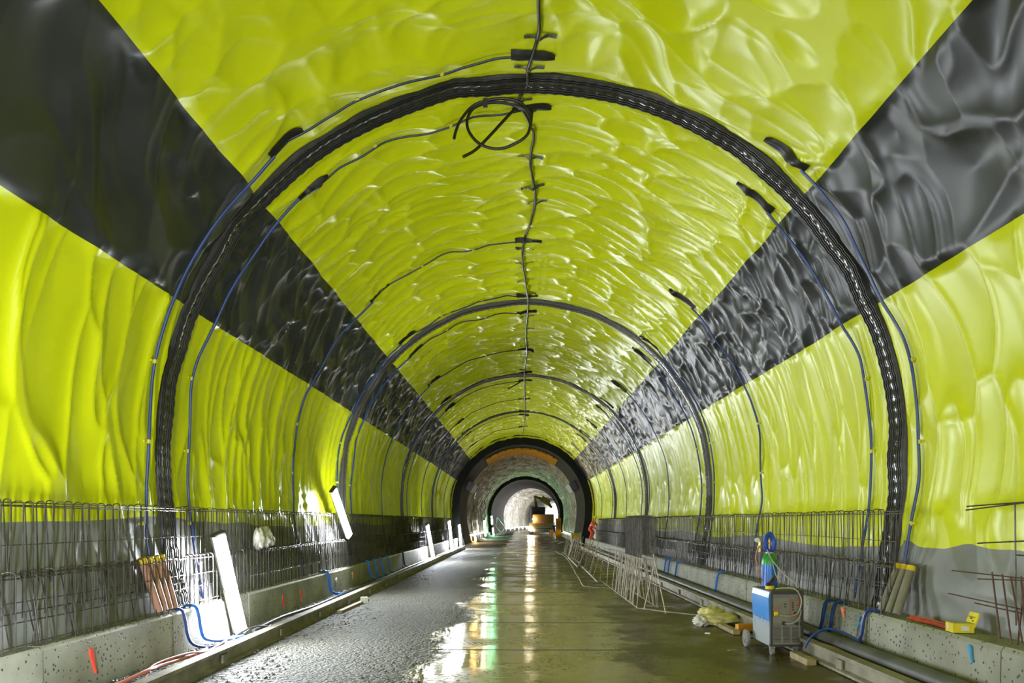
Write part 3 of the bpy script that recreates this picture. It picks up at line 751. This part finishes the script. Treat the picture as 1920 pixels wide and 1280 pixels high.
# loose gravel (nobody could count it)
def rubble(name, label, n, xr, yr, z, smin, smax, m='soil', seed=1):
    rr = random.Random(seed); mb = MB()
    for _ in range(n):
        x = rr.uniform(*xr); y = yr[0]+(yr[1]-yr[0])*rr.random()**1.8; s = rr.uniform(smin, smax)*(1 if rr.random() > .08 else 1.7)
        zz = z(x) if callable(z) else z
        e = Matrix.Rotation(rr.uniform(0, 6), 3, 'Z')
        vs = [e @ Vector((a*s*rr.uniform(.6, 1), b*s*rr.uniform(.6, 1), c*s*.6*rr.uniform(.6, 1))) for a, b, c in ((1, 0, 0), (-1, 0, 0), (0, 1, 0), (0, -1, 0), (0, 0, 1), (0, 0, -.6))]
        mb.add([v+Vector((x, y, zz+s*.25)) for v in vs], [(0, 2, 4), (2, 1, 4), (1, 3, 4), (3, 0, 4), (2, 0, 5), (1, 2, 5), (3, 1, 5), (0, 3, 5)])
    o = mb.build(name, m); tag(o, label, 'gravel', kind='stuff')
rubble('gravel', 'loose dark gravel between the left rail and kerb', 2600, (-4.43, -4.08), (5.5, 40), lambda x: .165 if x < -4.25 else .12, .012, .035, seed=1)
rubble('gravel', 'dark gravel spread over the left side of the road', 6500, (-3.85, -1.2), (7.6, 30), .004, .009, .026, seed=2)
rubble('gravel', 'small stones scattered on the wet slabs and right mud', 900, (-1.2, 3.7), (7.6, 30), .004, .006, .016, seed=3)
rubble('gravel', 'loose stones between the right rail and kerb', 1200, (4.08, 4.42), (6.2, 40), lambda x: .14, .012, .03, seed=4)

# ------------------------------------------------------------------ things on the kerbs
def leaning_pipe(a, b, r, m, label, group, cap=True):
    a, b = Vector(a), Vector(b); d = (b-a).normalized()
    t = thing('plastic_pipe', a, label, 'pipe', group)
    mb = MB(); mb.tube([a, b], r, 18); part(mb, 'tube', m, t, True)
    if cap:
        mb = MB(); mb.tube([b-d*.05, b+d*.012], r*1.06, 18); part(mb, 'end_cap', 'yellow_cap', t, True)
for i, (bx, tx) in enumerate(((298, 266), (308, 280), (317, 291), (327, 301))):
    a = atX(bx, 1154-i*3, -4.47); b = atX(tx, 1048-i*2, -4.56)
    leaning_pipe((-4.47, a.y, .795), (b.x, b.y, b.z), .047, 'terracotta', '%s of four brown pipes leaning on the left rebar cage' % ['first', 'second', 'third', 'last'][i], 'brown pipes leaning at left')
for i, (bx, tx) in enumerate(((1653, 1684), (1667, 1696), (1681, 1707))):
    a = atX(bx, 1153, 4.53); b = atX(tx, 1058+i*2, 4.80)
    leaning_pipe((4.53, a.y, .775), (4.76, b.y-.1, b.z), .05, 'grey_tube', '%s of three grey pipes leaning on the right wall' % ['left', 'middle', 'right'][i], 'grey pipes leaning at right')
# red rods
for i in range(9):
    y0 = 8.75+rr.uniform(-.15, .1); y1 = 7.75+rr.uniform(-.1, .05); x = 4.58+(i % 4)*.03; z = .752+.02*(i//4)
    mb = MB(); mb.tube([(x, y0, z), (x-.01+rr.uniform(-.02, .02), (y0+y1)/2, z+.004), (x-.03, y1, z)], .011, 6)
    tag(mb.build('red_rod', 'red_rod', smooth=True), 'thin red rod in the bundle beside the yellow box', 'rod', 'bundle of red rods on the right kerb')
# yellow box with raised lid
bx0 = Vector((4.58, 7.75, .745)); rz = Matrix.Rotation(-.12, 3, 'Z') @ Matrix.Scale(.8, 3)
t = thing('cardboard_box', bx0, 'open yellow cardboard box with raised lid on the right kerb', 'box')
def bl(mb, c, d, rot=None): mb.box(bx0+rz @ Vector(c), d, rz @ rot if rot is not None else rz, .003)
mb = MB(); bl(mb, (0, 0, .06), (.26, .22, .12)); part(mb, 'box_body', 'card_yellow', t)
mb = MB(); bl(mb, (0, .0, .123), (.235, .19, .006)); part(mb, 'contents', 'card_inside', t)
lid = Matrix.Rotation(.35, 3, 'Y')
mb = MB(); bl(mb, (.155, 0, .16), (.02, .25, .2), lid); part(mb, 'lid', 'card_yellow', t)
mb = MB(); bl(mb, (.142, 0, .20), (.006, .2, .006), lid); bl(mb, (.148, .02, .18), (.006, .05, .018), lid); bl(mb, (.13, -.06, .155), (.006, .04, .012), lid); part(mb, 'print', 'ink', t)
mb = MB(); bl(mb, (.02, -.112, .06), (.10, .004, .06)); bl(mb, (-.132, .03, .06), (.004, .05, .05)); part(mb, 'paper_label', 'paper', t)
# crumpled sack stuck in the left cage
def crumple(name, c, d, m, seed, parent=None, amp=.25, sub=4, rot=None):
    bm = bmesh.new(); bmesh.ops.create_icosphere(bm, subdivisions=sub, radius=.5)
    P = np.array([v.co[:] for v in bm.verts]); k = seed
    u = np.arctan2(P[:, 1], P[:, 0])*1.6; w = P[:, 2]*5
    f1, _ = vor(u+5, w+5, k, .9); g = ridge(u*1.7+3, w*1.2+3, k+1)
    s = 1-amp*.6*f1+amp*.5*g
    for v, q in zip(bm.verts, s):
        p = Vector((v.co.x*d[0], v.co.y*d[1], v.co.z*d[2]))*float(q)
        if rot is not None: p = rot @ p
        v.co = p+Vector(c)
    me = bpy.data.meshes.new(name); bm.to_mesh(me); bm.free(); me.materials.append(M[m])
    me.polygons.foreach_set('use_smooth', [True]*len(me.polygons))
    o = bpy.data.objects.new(name, me); C.objects.link(o)
    if parent is not None: o.parent = parent; o.matrix_parent_inverse = Matrix.Translation(-parent.location)
    return o
c = atX(490, 1010, -4.56); t = thing('crumpled_sack', (c.x, c.y, 1.44), 'crumpled white and pinkish sack lodged on the left lower rebar cage', 'sack')
crumple('sack_body', (-4.54, c.y+.08, 1.62), (.24, .42, .36), 'cloth', 3, t, .5)
crumple('sack_flap', (-4.53, c.y-.2, 1.60), (.18, .30, .38), 'cloth', 8, t, .4)
crumple('sack_corner', (-4.52, c.y+.38, 1.55), (.12, .24, .18), 'cloth', 9, t, .4)
# yellowish sack on the floor at right with orange timber
t = thing('floor_sack', atZ(1360, 1172, 0), 'crumpled yellowish sack lying on the mud left of the welding machine', 'sack')
crumple('sack_body', (3.60, 13.55, .11), (.78, .5, .24), 'bag', 5, t, .5)
crumple('sack_fold', (3.52, 13.72, .19), (.46, .36, .26), 'bag', 6, t, .6)
crumple('sack_mouth', (3.26, 13.48, .09), (.26, .34, .20), 'cloth', 17, t, .8)
mb = MB(); mb.box((4.03-.12, 12.3, .20), (.5, .1, .12), Matrix.Rotation(.3, 3, 'Z'), .01); o = tag(mb.build('orange_block', 'orange'), 'orange block half hidden behind the welding machine', 'block')
o.location = (-.05, .25, -.09)

# ------------------------------------------------------------------ welding machine
W0 = Vector((3.50, 10.45, 0)); wW, wD, wB, wT = .47, .78, .14, .90
def wp_(x, y, z): return W0+Vector((x, y, z))
t = thing('welding_machine', W0+Vector((wW/2, wD/2, 0)), 'blue and grey welding machine on wheels on the muddy floor', 'welding machine')
mb = MB(); mb.box(wp_(wW/2, wD/2, (wB+wT)/2), (wW-.02, wD-.04, wT-wB), bev=.012); part(mb, 'body', 'panel', t)
# side cover with a bulge
mb = MB(); pts = [(0, 0), (.0, .36), (-.012, .55), (-.015, .68), (0, .76)]
vs = []; 
for y in (0.02, wD-.01):
    for dx, z in pts: vs.append(wp_(dx, y, wB+z))
for y in (0.02, wD-.01):
    for dx, z in pts: vs.append(wp_(.02, y, wB+z))
fs = [(i, i+1, 6+i, 5+i) for i in range(4)]+[(10+i, 15+i, 16+i, 11+i) for i in range(4)]+[(i, 10+i, 11+i, i+1) for i in range(4)]+[(5+i, 6+i, 16+i, 15+i) for i in range(4)]+[(4, 14, 19, 9), (0, 5, 15, 10)]
mb.add(vs, fs); sc = part(mb, 'side_cover', 'worn_blue', t)
mb = MB(); mb.box(wp_(-.006, wD/2, wB+.36), (.006, wD-.05, .008)); mb.build('cover_seam', 'cap_blue', sc, local=True)
mb = MB()
mb.box(wp_(.02, .005, (wB+wT)/2+.01), (.03, .05, wT-wB+.03)); mb.box(wp_(wW-.02, .005, (wB+wT)/2+.01), (.035, .05, wT-wB+.03)); mb.box(wp_(wW/2, .0, wT-.01), (wW, .06, .035)); mb.box(wp_(wW/2, .01, wB+.01), (wW, .05, .03))
part(mb, 'front_frame', 'dark_plastic', t)
fp = MB(); fp.box(wp_(wW/2, .012, .645), (wW-.06, .02, .37), bev=.005); pan = part(fp, 'control_panel', 'panel', t)
def sub(mb, name, m, par, smooth=False):
    return mb.build(name, m, par, smooth, local=True)
mb = MB(); x0, x1, z0, z1 = .285, .425, .56, .79
for c, d in ((((x0+x1)/2, 0, z0), (x1-x0, .006, .012)), (((x0+x1)/2, 0, z1), (x1-x0, .006, .012)), ((x0, 0, (z0+z1)/2), (.012, .006, z1-z0)), ((x1, 0, (z0+z1)/2), (.012, .006, z1-z0))): mb.box(wp_(*c), d)
mb.box(wp_(.385, -.002, .72), (.03, .01, .026)); mb.box(wp_(.10, 0, .675), (.08, .004, .012)); mb.box(wp_(.115, 0, .70), (.04, .004, .012)); sub(mb, 'red_frame', 'red_mark', pan)
for x, z in ((.32, .755), (.32, .72), (.32, .69), (.325, .655), (.345, .61), (.375, .61)):
    mb = MB(); mb.lathe([(.011, -.012), (.011, .004)], wp_(x, -.002, z), 12, 'y'); sub(mb, 'knob', 'dark_plastic', pan)
for z in (.735, .695):
    mb = MB(); mb.box(wp_(.215, -.004, z), (.035, .014, .016), bev=.004); sub(mb, 'switch', 'dark_plastic', pan)
gr = MB()
gr.box(wp_(wW/2, .012, .30), (wW-.06, .02, .27)); vent = part(gr, 'vent_panel', 'panel', t)
mb = MB()
for x in (.105, .235, .36):
    for i in range(13): mb.box(wp_(x, -.001, .20+i*.0175), (.10, .008, .007))
sub(mb, 'vent_slots', 'dark_plastic', vent)
for x, l in ((.20, 0), (.37, 1)):
    mb = MB(); mb.lathe([(.028, -.03), (.028, .004), (.02, .01)], wp_(x, -.006, .465), 14, 'y'); part(mb, 'socket', 'dark_plastic', t, True)
mb = MB(); mb.box(wp_(wW/2, wD/2, wT+.008), (wW, wD, .02), bev=.006); part(mb, 'top_plate', 'dark_plastic', t)
for x in (.05, wW-.09):
    cst = MB(); cst.box(wp_(x, .06, .125), (.07, .08, .012)); cst.box(wp_(x-.03, .06, .09), (.006, .05, .075)); cst.box(wp_(x+.03, .06, .09), (.006, .05, .075)); k = part(cst, 'caster', 'silver', t)
    mb = MB(); mb.lathe([(.03, -.02), (.058, -.02), (.062, 0), (.058, .02), (.03, .02)], wp_(x, .06, .066), 18, 'x'); sub(mb, 'caster_wheel', 'tire', k, True)
for x in (-.10, wW+.05):
    mb = MB(); mb.lathe([(.06, -.02), (.125, -.025), (.135, -.012), (.135, .012), (.125, .025), (.06, .02)], wp_(x, wD-.02, .137), 28, 'x'); k = part(mb, 'wheel', 'tire', t, True)
    mb = MB()
    for a in range(5): mb.box(wp_(x, wD-.02, .137)+Matrix.Rotation(a*2*PI/5, 3, 'X') @ Vector((-.022, 0, .05)), (.012, .03, .085), Matrix.Rotation(a*2*PI/5, 3, 'X'))
    mb.lathe([(.03, -.03), (.03, .03)], wp_(x, wD-.02, .137), 14, 'x'); sub(mb, 'wheel_spokes', 'silver', k)
mb = MB(); mb.tube([wp_(-.12, wD-.02, .137), wp_(wW+.07, wD-.02, .137)], .014, 8); mb.box(wp_(wW/2, wD+.13, .125), (wW-.06, .34, .03)); part(mb, 'trolley_shelf', 'dark_plastic', t)
# torch and hoses of the machine
mb = MB(); mb.tube([wp_(.10, -.03, .60), wp_(.07, -.06, .605), wp_(.045, -.06, .60)], [.022, .035, .03], 12); part(mb, 'torch_plug', 'yellow_cap', t, True)
mb = MB(); mb.tube(smooth_path([wp_(.11, -.05, .585), wp_(.18, -.06, .575), wp_(.28, -.07, .575), wp_(.36, -.07, .61), wp_(.41, -.06, .70), wp_(.42, -.05, .82), wp_(.36, .0, .94), wp_(.25, .12, .95), wp_(.15, .2, .93)], 6), .011, 8); part(mb, 'torch_hose', 'hose_grey', t, True)
mb = MB(); mb.tube(smooth_path([wp_(.20, -.04, .465), wp_(.26, -.07, .465), wp_(.34, -.075, .50), wp_(.40, -.06, .57), wp_(.425, -.04, .66)], 6), .009, 8); part(mb, 'earth_cable', 'hose_grey', t, True)
# gas cylinder on the back shelf
G = wp_(.30, wD+.135, .14)
t = thing('gas_cylinder', G, 'blue gas cylinder with green shoulder standing behind the welding machine', 'gas cylinder')
mb = MB(); mb.lathe([(.10, 0), (.113, .02), (.115, .05), (.115, 1.10)], G, 28); part(mb, 'cylinder_body', 'cyl_blue', t, True)
mb = MB(); mb.lathe([(.115, 1.10), (.112, 1.16), (.10, 1.21), (.075, 1.255), (.05, 1.27), (.05, 1.275)], G, 28); part(mb, 'shoulder', 'cyl_green', t, True)
mb = MB(); mb.lathe([(.052, 1.272), (.052, 1.295)], G, 20); part(mb, 'neck_ring', 'paper', t, True)
mb = MB()                                                # open guard: ring, bowed ribs, top collar
mb.lathe([(.06, 1.285), (.066, 1.30), (.07, 1.33), (.062, 1.335)], G, 20)
for a in range(4):
    an = a*PI/2+.6; d = Vector((math.cos(an), math.sin(an), 0))
    mb.tube(smooth_path([G+d*.062+Vector((0, 0, 1.32)), G+d*.085+Vector((0, 0, 1.39)), G+d*.088+Vector((0, 0, 1.45)), G+d*.06+Vector((0, 0, 1.52)), G+d*.035+Vector((0, 0, 1.54))], 4), .030, 8)
mb.lathe([(.05, 1.52), (.055, 1.535), (.04, 1.56), (.036, 1.585), (.02, 1.60)], G, 20); part(mb, 'valve_guard', 'cap_blue', t, True)
mb = MB(); mb.lathe([(.02, 1.275), (.018, 1.45), (.026, 1.45), (.026, 1.48)], G, 14); part(mb, 'valve', 'brass', t, True)
rg = G+Vector((-.155, -.03, 1.42))
mb = MB(); mb.tube([G+Vector((-.02, 0, 1.42)), rg], .014, 10); mb.tube([rg+Vector((0, 0, -.13)), rg+Vector((0, 0, .04))], .022, 10); mb.tube([rg+Vector((.02, -.02, -.05)), rg+Vector((-.04, -.02, -.05))], .016, 10); reg = part(mb, 'regulator', 'brass', t, True)
for dx, dz in ((-.055, .055),):
    mb = MB(); mb.lathe([(.036, -.03), (.036, 0), (.03, .002)], rg+Vector((dx, -.02, dz)), 18, 'y'); mb.build('gauge', 'paper', reg, local=True)
mb = MB(); mb.tube(smooth_path([rg+Vector((-.04, -.02, -.06)), rg+Vector((-.07, -.02, -.2)), rg+Vector((-.05, -.03, -.35)), rg+Vector((.0, -.02, -.5)), rg+Vector((.07, -.0, -.62))], 6), .009, 8); part(mb, 'gas_hose', 'red_hose', t, True)
mb = MB(); mb.tube(smooth_path([G+Vector((-.05, -.10, 1.30)), G+Vector((.0, -.125, 1.15)), G+Vector((.05, -.14, .95)), G+Vector((.10, -.18, .85))], 6), .009, 8); part(mb, 'hose', 'hose_grey', t, True)
mb = MB(); mb.tube(smooth_path([G+Vector((-.06, -.07, 1.33)), G+Vector((-.02, -.13, 1.2)), G+Vector((.09, -.3, 1.0)), G+Vector((.2, -.5, .86)), G+Vector((.22, -.6, .79))], 6), .010, 8); part(mb, 'hose', 'hose_grey', t, True)
# yellow ring and dark strap on top of the machine
mb = MB(); mb.lathe([(.05, 0), (.065, 0), (.065, .045), (.05, .045)], wp_(.10, .30, wT+.02), 20); tag(mb.build('tape_roll', 'yellow_cap', smooth=True), 'yellow tape roll on top of the welding machine', 'tape roll')
mb = MB(); mb.tube(smooth_path([wp_(.05, .30, wT+.085), wp_(.12, .33, wT+.12), wp_(.18, .40, wT+.17), wp_(.22, .42, wT+.2)], 5), .016, 8)
mb.tube(smooth_path([wp_(.06, .36, wT+.08), wp_(.15, .36, wT+.09), wp_(.22, .42, wT+.19)], 5), .013, 8); tag(mb.build('torch_handle', 'rust', smooth=True), 'brown torch handle resting on the yellow tape roll', 'torch')
mb = MB(); mb.box((3.1, 10.9, .008), (.16, .03, .016), Matrix.Rotation(.4, 3, 'Z')); tag(mb.build('wood_chip', 'wood'), 'pale wood splinter on the mud before the welding machine', 'wood chip')
p = atZ(1327, 1187, .01); mb = MB(); mb.box((p.x, p.y, .012), (.09, .05, .024), Matrix.Rotation(-.5, 3, 'Z'), .006); tag(mb.build('paper_scrap', 'paper'), 'small white scrap on the mud before the crumpled sack', 'scrap')

# ------------------------------------------------------------------ lamps leaning along the left kerb
def lamp(a, b, label, w=.13, m='tube', group='tube lamps along the left wall', out=None):
    a, b = Vector(a), Vector(b); d = (b-a).normalized(); L_ = (b-a).length
    out = Vector(out) if out else Vector((1 if a.x < cx(a.y) else -1, -.55, 0)); out = (out-d*out.dot(d)).normalized(); side = d.cross(out).normalized()
    rot = Matrix((side, out, d)).transposed()
    t = thing('tube_lamp', a, label, 'lamp', group)
    mid = (a+b)/2
    mb = MB(); mb.box(mid-out*.03, (w, .05, L_), rot, .01); part(mb, 'lamp_housing', 'panel', t)
    mb = MB(); vs = []; n = 10
    for z in (-L_/2+.05, L_/2-.05):
        for k in range(n):
            an = PI*k/(n-1); vs.append(mid+side*(math.cos(an)*w*.5)+out*(math.sin(an)*.07)+d*z)
    mb.add(vs, [(k, k+1, n+k+1, n+k) for k in range(n-1)]+[tuple(range(n)), tuple(range(n, 2*n)), (0, n-1, 2*n-1, n)]); part(mb, 'diffuser', m, t, True)
    for e in (-1, 1):
        mb = MB(); mb.box(mid+d*(e*(L_/2)), (w*1.05, .1, .04), rot, .01); part(mb, 'end_cap', 'dark_plastic', t)
    mb = MB(); mb.tube(smooth_path([b, b+Vector((0, .1, .03)), b+Vector((-.02, .2, -.1))], 4), .008, 6); part(mb, 'lead', 'cable_black', t, True)
lamp((-4.30, 11.35, .22), (-4.40, 10.75, 1.72), 'large bright tube lamp leaning on the left kerb, nearest the camera', .21)
lamp((-4.40, 18.93, 1.52), (-4.48, 17.6, 2.66), 'bright tube lamp hung high on the left rebar cage', .21)
lamp((-4.22, 35.4, .15), (-4.38, 34.3, 1.75), 'third bright tube lamp on the left, beyond the high one', .2)
lamp((-4.25, 45.2, .2), (-4.36, 44.5, 1.95), 'fourth bright tube lamp on the left, leaning on the kerb far down the tunnel', .2)
lamp((-4.22, 51.6, .10), (-4.32, 51.2, 1.7), 'last bright tube lamp on the left at the dark lining', .2)
lamp((-3.35, 4.1, .02), (-3.3, 4.0, 1.5), 'tube lamp standing on the road and turned to the left wall, outside the picture', .17, out=(-.75, .66, 0))
lamp((-4.30, -4.4, .22), (-4.46, -4.7, 1.72), 'tube lamp leaning on the left kerb behind the viewer', .17)
lamp((4.30, -1.6, .22), (4.46, -1.9, 1.72), 'added fill lamp leaning on the right kerb behind the viewer', .17)  # unseen lamp, added as fill for the near walls
lamp((4.30, -8, .22), (4.46, -8.3, 1.72), 'farthest added fill lamp on the right kerb behind the viewer', .17)  # second unseen fill lamp, added further back
lamp((-4.1, 66, .1), (-4.2, 65.8, 1.1), 'warm orange lamp at the left foot beyond the dark lining', .2, 'warm', 'coloured lamps in the far tunnel')
lamp((-3.55, 93.6, .1), (-3.65, 93.4, 1.1), 'green lamp at floor height before the second lining', .3, 'green', 'coloured lamps in the far tunnel')
lamp((-3.72, 93.5, 1.5), (-3.80, 93.3, 2.6), 'upper green-white lamp before the second lining', .3, 'green', 'coloured lamps in the far tunnel')
for y, l in ((80, 'pale tube lamp between the two linings'), (138, 'first added lamp brightening the tunnel end'), (156, 'middle added lamp brightening the tunnel end'), (175, 'last added lamp brightening the tunnel end')):
    o = float(cx(y)); sd = -1 if y < 100 else 1  # the end lamps are added out of sight to brighten the pale sheets
    lamp((o+sd*4.05, y, .3 if sd < 0 else 1.0), (o+sd*4.2, y-.3, 2.0 if sd < 0 else 3.4), l, .3, 'tube_mid' if y < 100 else 'tube_fill', 'lamps in the far tunnel')

# ------------------------------------------------------------------ far gear
t = thing('formwork', (.05, 56, ZC+4.4), 'formwork arch panel coloured orange for warm light under the crown of the dark lining', 'formwork')
mb = MB(); vs = []; n = 30
for Y, r in ((54.2, 4.40), (58.5, 4.36), (54.2, 4.28), (58.5, 4.26)):
    for k in range(n):
        a = math.radians(53+(127-53)*k/(n-1)); vs.append((float(cx(Y))+r*math.cos(a), Y, ZC+r*math.sin(a)))
mb.add(vs, [(k, k+1, n+k+1, n+k) for k in range(n-1)]+[(2*n+k, 3*n+k, 3*n+k+1, 2*n+k+1) for k in range(n-1)]+[(k, 2*n+k, 2*n+k+1, k+1) for k in range(n-1)]+[(n+k, n+k+1, 3*n+k+1, 3*n+k) for k in range(n-1)])
part(mb, 'panel', 'orange_steel', t, True)  # the orange puts warm light on the inner face into the colour
for a0 in range(58, 127, 8):
    a = math.radians(a0); mb = MB(); mb.box((float(cx(54))+4.34*math.cos(a), 54.15, ZC+4.34*math.sin(a)), (.08, .08, .10)); part(mb, 'bolt', 'dark_plastic', t)
for sg, l in ((-1, 'left'), (1, 'right')):
    mb = MB(); o = float(cx(57)); mb.box((o+sg*3.86, 57, ZC+1.65), (.5, 4, .7), Matrix.Rotation(-sg*.5, 3, 'Y'), .03); tag(mb.build('formwork_bracket', 'machine_dark'), 'dark bracket under the lining shoulder, %s side' % l, 'bracket')
# handrail by the green lamp
t = thing('handrail', (-3.3, 92, 0), 'white handrail frame sloping beside the green lamps', 'handrail')
def rl(pts, r=.05):
    mb = MB(); mb.tube(pts, r, 8); part(mb, 'rail', 'white_metal', t, True)
rl([(-3.4, 92, 1.6), (-2.2, 92, .05)]); rl([(-3.0, 92, 2.4), (-2.1, 92, 1.3)]); rl([(-3.0, 92, 2.4), (-3.15, 92, 1.2)]); rl([(-2.1, 92, 1.3), (-2.15, 92, .9), (-2.5, 92, .5)]); rl([(-2.2, 92, .05), (-1.2, 92, .05)])
# ochre cabinets at right
mb = MB(); mb.box((4.36, 88, 1.15), (.62, .6, 2.28), bev=.03); t = tag(mb.build('site_cabinet', 'orange_steel'), 'tall ochre cabinet by the right wall of the second lining', 'cabinet')
mb = MB(); mb.box((4.36, 87.69, 1.5), (.46, .03, .9), bev=.01); mb.build('door_panel', 'machine', t)
mb = MB(); mb.box((3.58, 88, .45), (.42, .5, .9), bev=.03); t2 = tag(mb.build('site_box', 'orange'), 'low orange box left of the tall ochre cabinet', 'box')
for i in range(6):
    mb = MB(); p = (2.6+i*.35, 62+rr.uniform(-4, 6)); mb.tube([(p[0]-.3, p[1]-1.5, .05), (p[0]+.5, p[1]+2.0, .06)], .04, 6); tag(mb.build('loose_bar', 'bright_rod', smooth=True), 'pale bar lying in the pile on the road beyond the barrier', 'bar', 'bar pile beyond the barrier')
# tunnelling vehicle
V = Vector((2.85, 105, 0))
t = thing('tunnel_vehicle', V, 'large ochre tunnelling vehicle with headlight at the bright tunnel end', 'vehicle')
def vb(name, c, d, m, bev=.08, rot=None):
    mb = MB(); mb.box(V+Vector(c), d, rot, bev); return part(mb, name, m, t)
vb('chassis', (0, 3, .75), (3.4, 7, .7), 'machine_dark'); vb('front_bumper', (0, -.7, 1.3), (3.6, .4, .75), 'machine_beige'); vb('engine_hood', (.2, 1.2, 2.25), (3.0, 3.5, 1.3), 'machine'); vb('cab', (-.4, 4.0, 3.2), (2.0, 2.0, 1.6), 'machine_dark')
vb('lower_panel', (.3, -.6, .6), (2.9, .3, .5), 'panel')
for x in (-1.5, 1.5):
    for y in (.4, 5.2):
        mb = MB(); mb.lathe([(.3, -.25), (.55, -.25), (.62, -.1), (.62, .1), (.55, .25), (.3, .25)], V+Vector((x, y, .62)), 20, 'x'); part(mb, 'wheel', 'dark_plastic', t, True)
mb = MB(); mb.tube([V+Vector((-.6, 5, 3.8)), V+Vector((-.9, 4, 5.5)), V+Vector((.6, 3, 5.0)), V+Vector((1.5, 2.4, 3.9))], .22, 8); part(mb, 'boom', 'machine_yellow', t, True)
mb = MB(); mb.box(V+Vector((.6, 2.8, 4.9)), (1.4, 1, .8), Matrix.Rotation(.6, 3, 'Y'), .1); part(mb, 'boom_head', 'machine_yellow', t)
mb = MB(); mb.lathe([(.24, -.06), (.24, .02), (.1, .06)], V+Vector((-1.75, -.93, .85)), 16, 'y'); part(mb, 'headlight', 'head', t, True)
mb = MB(); mb.lathe([(.12, -.05), (.12, .03)], V+Vector((-1.2, -.93, 2.2)), 14, 'y'); part(mb, 'headlight', 'head', t, True)

# ------------------------------------------------------------------ people (small, far away)
def skin_body(name, joints, edges, m, parent, lvl=1):
    me = bpy.data.meshes.new(name); me.from_pydata([j[0] for j in joints], edges, []); me.update()
    o = bpy.data.objects.new(name, me); C.objects.link(o); me.materials.append(M[m])
    md = o.modifiers.new('Skin', 'SKIN')
    if not me.skin_vertices: 
        bpy.context.view_layer.objects.active = o
        me.attributes.new if False else None
    for i, j in enumerate(joints):
        r = j[1]; me.skin_vertices[0].data[i].radius = (r, r) if not isinstance(r, tuple) else r
    me.skin_vertices[0].data[0].use_root = True
    md.use_smooth_shade = True
    sd = o.modifiers.new('Sub', 'SUBSURF'); sd.levels = lvl; sd.render_levels = lvl
    o.parent = parent; return o
def figure(P, s, label, bend, suit, helmet, face_to, bandm=None):
    t = thing('person', P, label, 'person'); t.rotation_euler = (0, 0, face_to)
    # local frame: facing -y; bend leans the trunk and folds the knees
    hz = .92-.25*bend; hip = Vector((0, .12*bend, hz)); ch = hip+Vector((0, -.30*bend, .40-.05*bend)); nk = ch+Vector((0, -.07*bend, .15)); hd = nk+Vector((0, -.06*bend, .17))
    def legs(sx): return [hip+Vector((sx*.09, 0, -.05)), Vector((sx*.11, -.16*bend-.01, .48-.06*bend)), Vector((sx*.11, .06*bend+.02, .09)), Vector((sx*.12, -.14, .035))]
    def arms(sx): return [ch+Vector((sx*.19, 0, .08)), ch+Vector((sx*.26, -.04-.1*bend, -.20)), ch+Vector((sx*.22, -.20-.15*bend, -.38)), ch+Vector((sx*.21, -.26-.15*bend, -.46))]
    def skel(g, headed):
        J = [(hip, (.15*g, .11*g)), (hip.lerp(ch, .5), (.135*g, .10*g)), (ch, (.16*g, .11*g)), (nk, .06*g)]; E = [(0, 1), (1, 2), (2, 3)]
        if headed: J += [(hd-Vector((0, .01, .06)), .075), (hd+Vector((0, 0, .04)), .095)]; E += [(3, 4), (4, 5)]
        for sx in (-1, 1):
            b = len(J); L_ = legs(sx); J += [(L_[0], .085*g), (L_[1], .062*g), (L_[2], .045*g), (L_[3], .04*g)]; E += [(0, b), (b, b+1), (b+1, b+2), (b+2, b+3)]
            b = len(J); A = arms(sx); q = 4 if headed else 3; J += [(A[0], .058*g), (A[1], .046*g), (A[2], .036*g)]+([(A[3], .035)] if headed else []); E += [(2, b)]+[(b+i, b+i+1) for i in range(q-1)]
        return J, E
    J, E = skel(.9, True); skin_body('body', J, E, 'skin', t)
    J, E = skel(1.12, False); skin_body('workwear', J, E, suit, t)
    mb = MB(); mb.lathe([(.135, .03), (.125, .05), (.12, .1), (.09, .15), (.03, .175)], hd+Vector((0, 0, .0)), 18); mb.build('helmet', helmet, t, True, local=True)
    mb = MB(); mb.tube([hd+Vector((0, -.09, -.02)), hd+Vector((0, -.125, -.035))], [.014, .02], 8); mb.build('nose', 'skin', t, True, local=True)
    if bandm:
        c = hip.lerp(ch, .62); mb = MB(); vs = []
        for z in (-.05, .05):
            for k in range(20):
                a = 2*PI*k/20; vs.append(c+Vector((.20*math.cos(a), .15*math.sin(a)-z*.3*bend, z)))
        mb.add(vs, [(k, (k+1) % 20, 20+(k+1) % 20, 20+k) for k in range(20)]); mb.build('reflective_band', bandm, t, True, local=True)
figure((4.55, 48.4, .74), 1, 'worker in orange suit and yellow helmet stooping on the right kerb', .95, 'hivis', 'helmet_y', .9, 'band')
figure((3.98, 91, .01), 1, 'worker in dark clothes and white helmet standing beside the ochre cabinet', 0.05, 'navy', 'helmet_w', .1)

# ------------------------------------------------------------------ world, camera, view
w = bpy.data.worlds.new('World'); bpy.context.scene.world = w; w.use_nodes = True
w.node_tree.nodes['Background'].inputs[0].default_value = (1, .98, .95, 1); w.node_tree.nodes['Background'].inputs[1].default_value = 2.2
cam = bpy.data.cameras.new('Camera'); co = bpy.data.objects.new('Camera', cam); C.objects.link(co)
co.location = (0, 0, H); co.rotation_euler = (PI/2, 0, 0)
cam.sensor_width = 36; cam.lens = F/1920*36; cam.shift_x = -(VX-960)/1920; cam.shift_y = (VY-640)/1920
cam.clip_start = .05; cam.clip_end = 1000
sc_ = bpy.context.scene; sc_.camera = co
sc_.view_settings.view_transform = 'Standard'; sc_.view_settings.look = 'None'; sc_.view_settings.gamma = 1; sc_.view_settings.use_curve_mapping = False
sc_.view_settings.exposure = 1.18
sc_.cycles.max_bounces = 8; sc_.cycles.diffuse_bounces = 5; sc_.cycles.glossy_bounces = 4
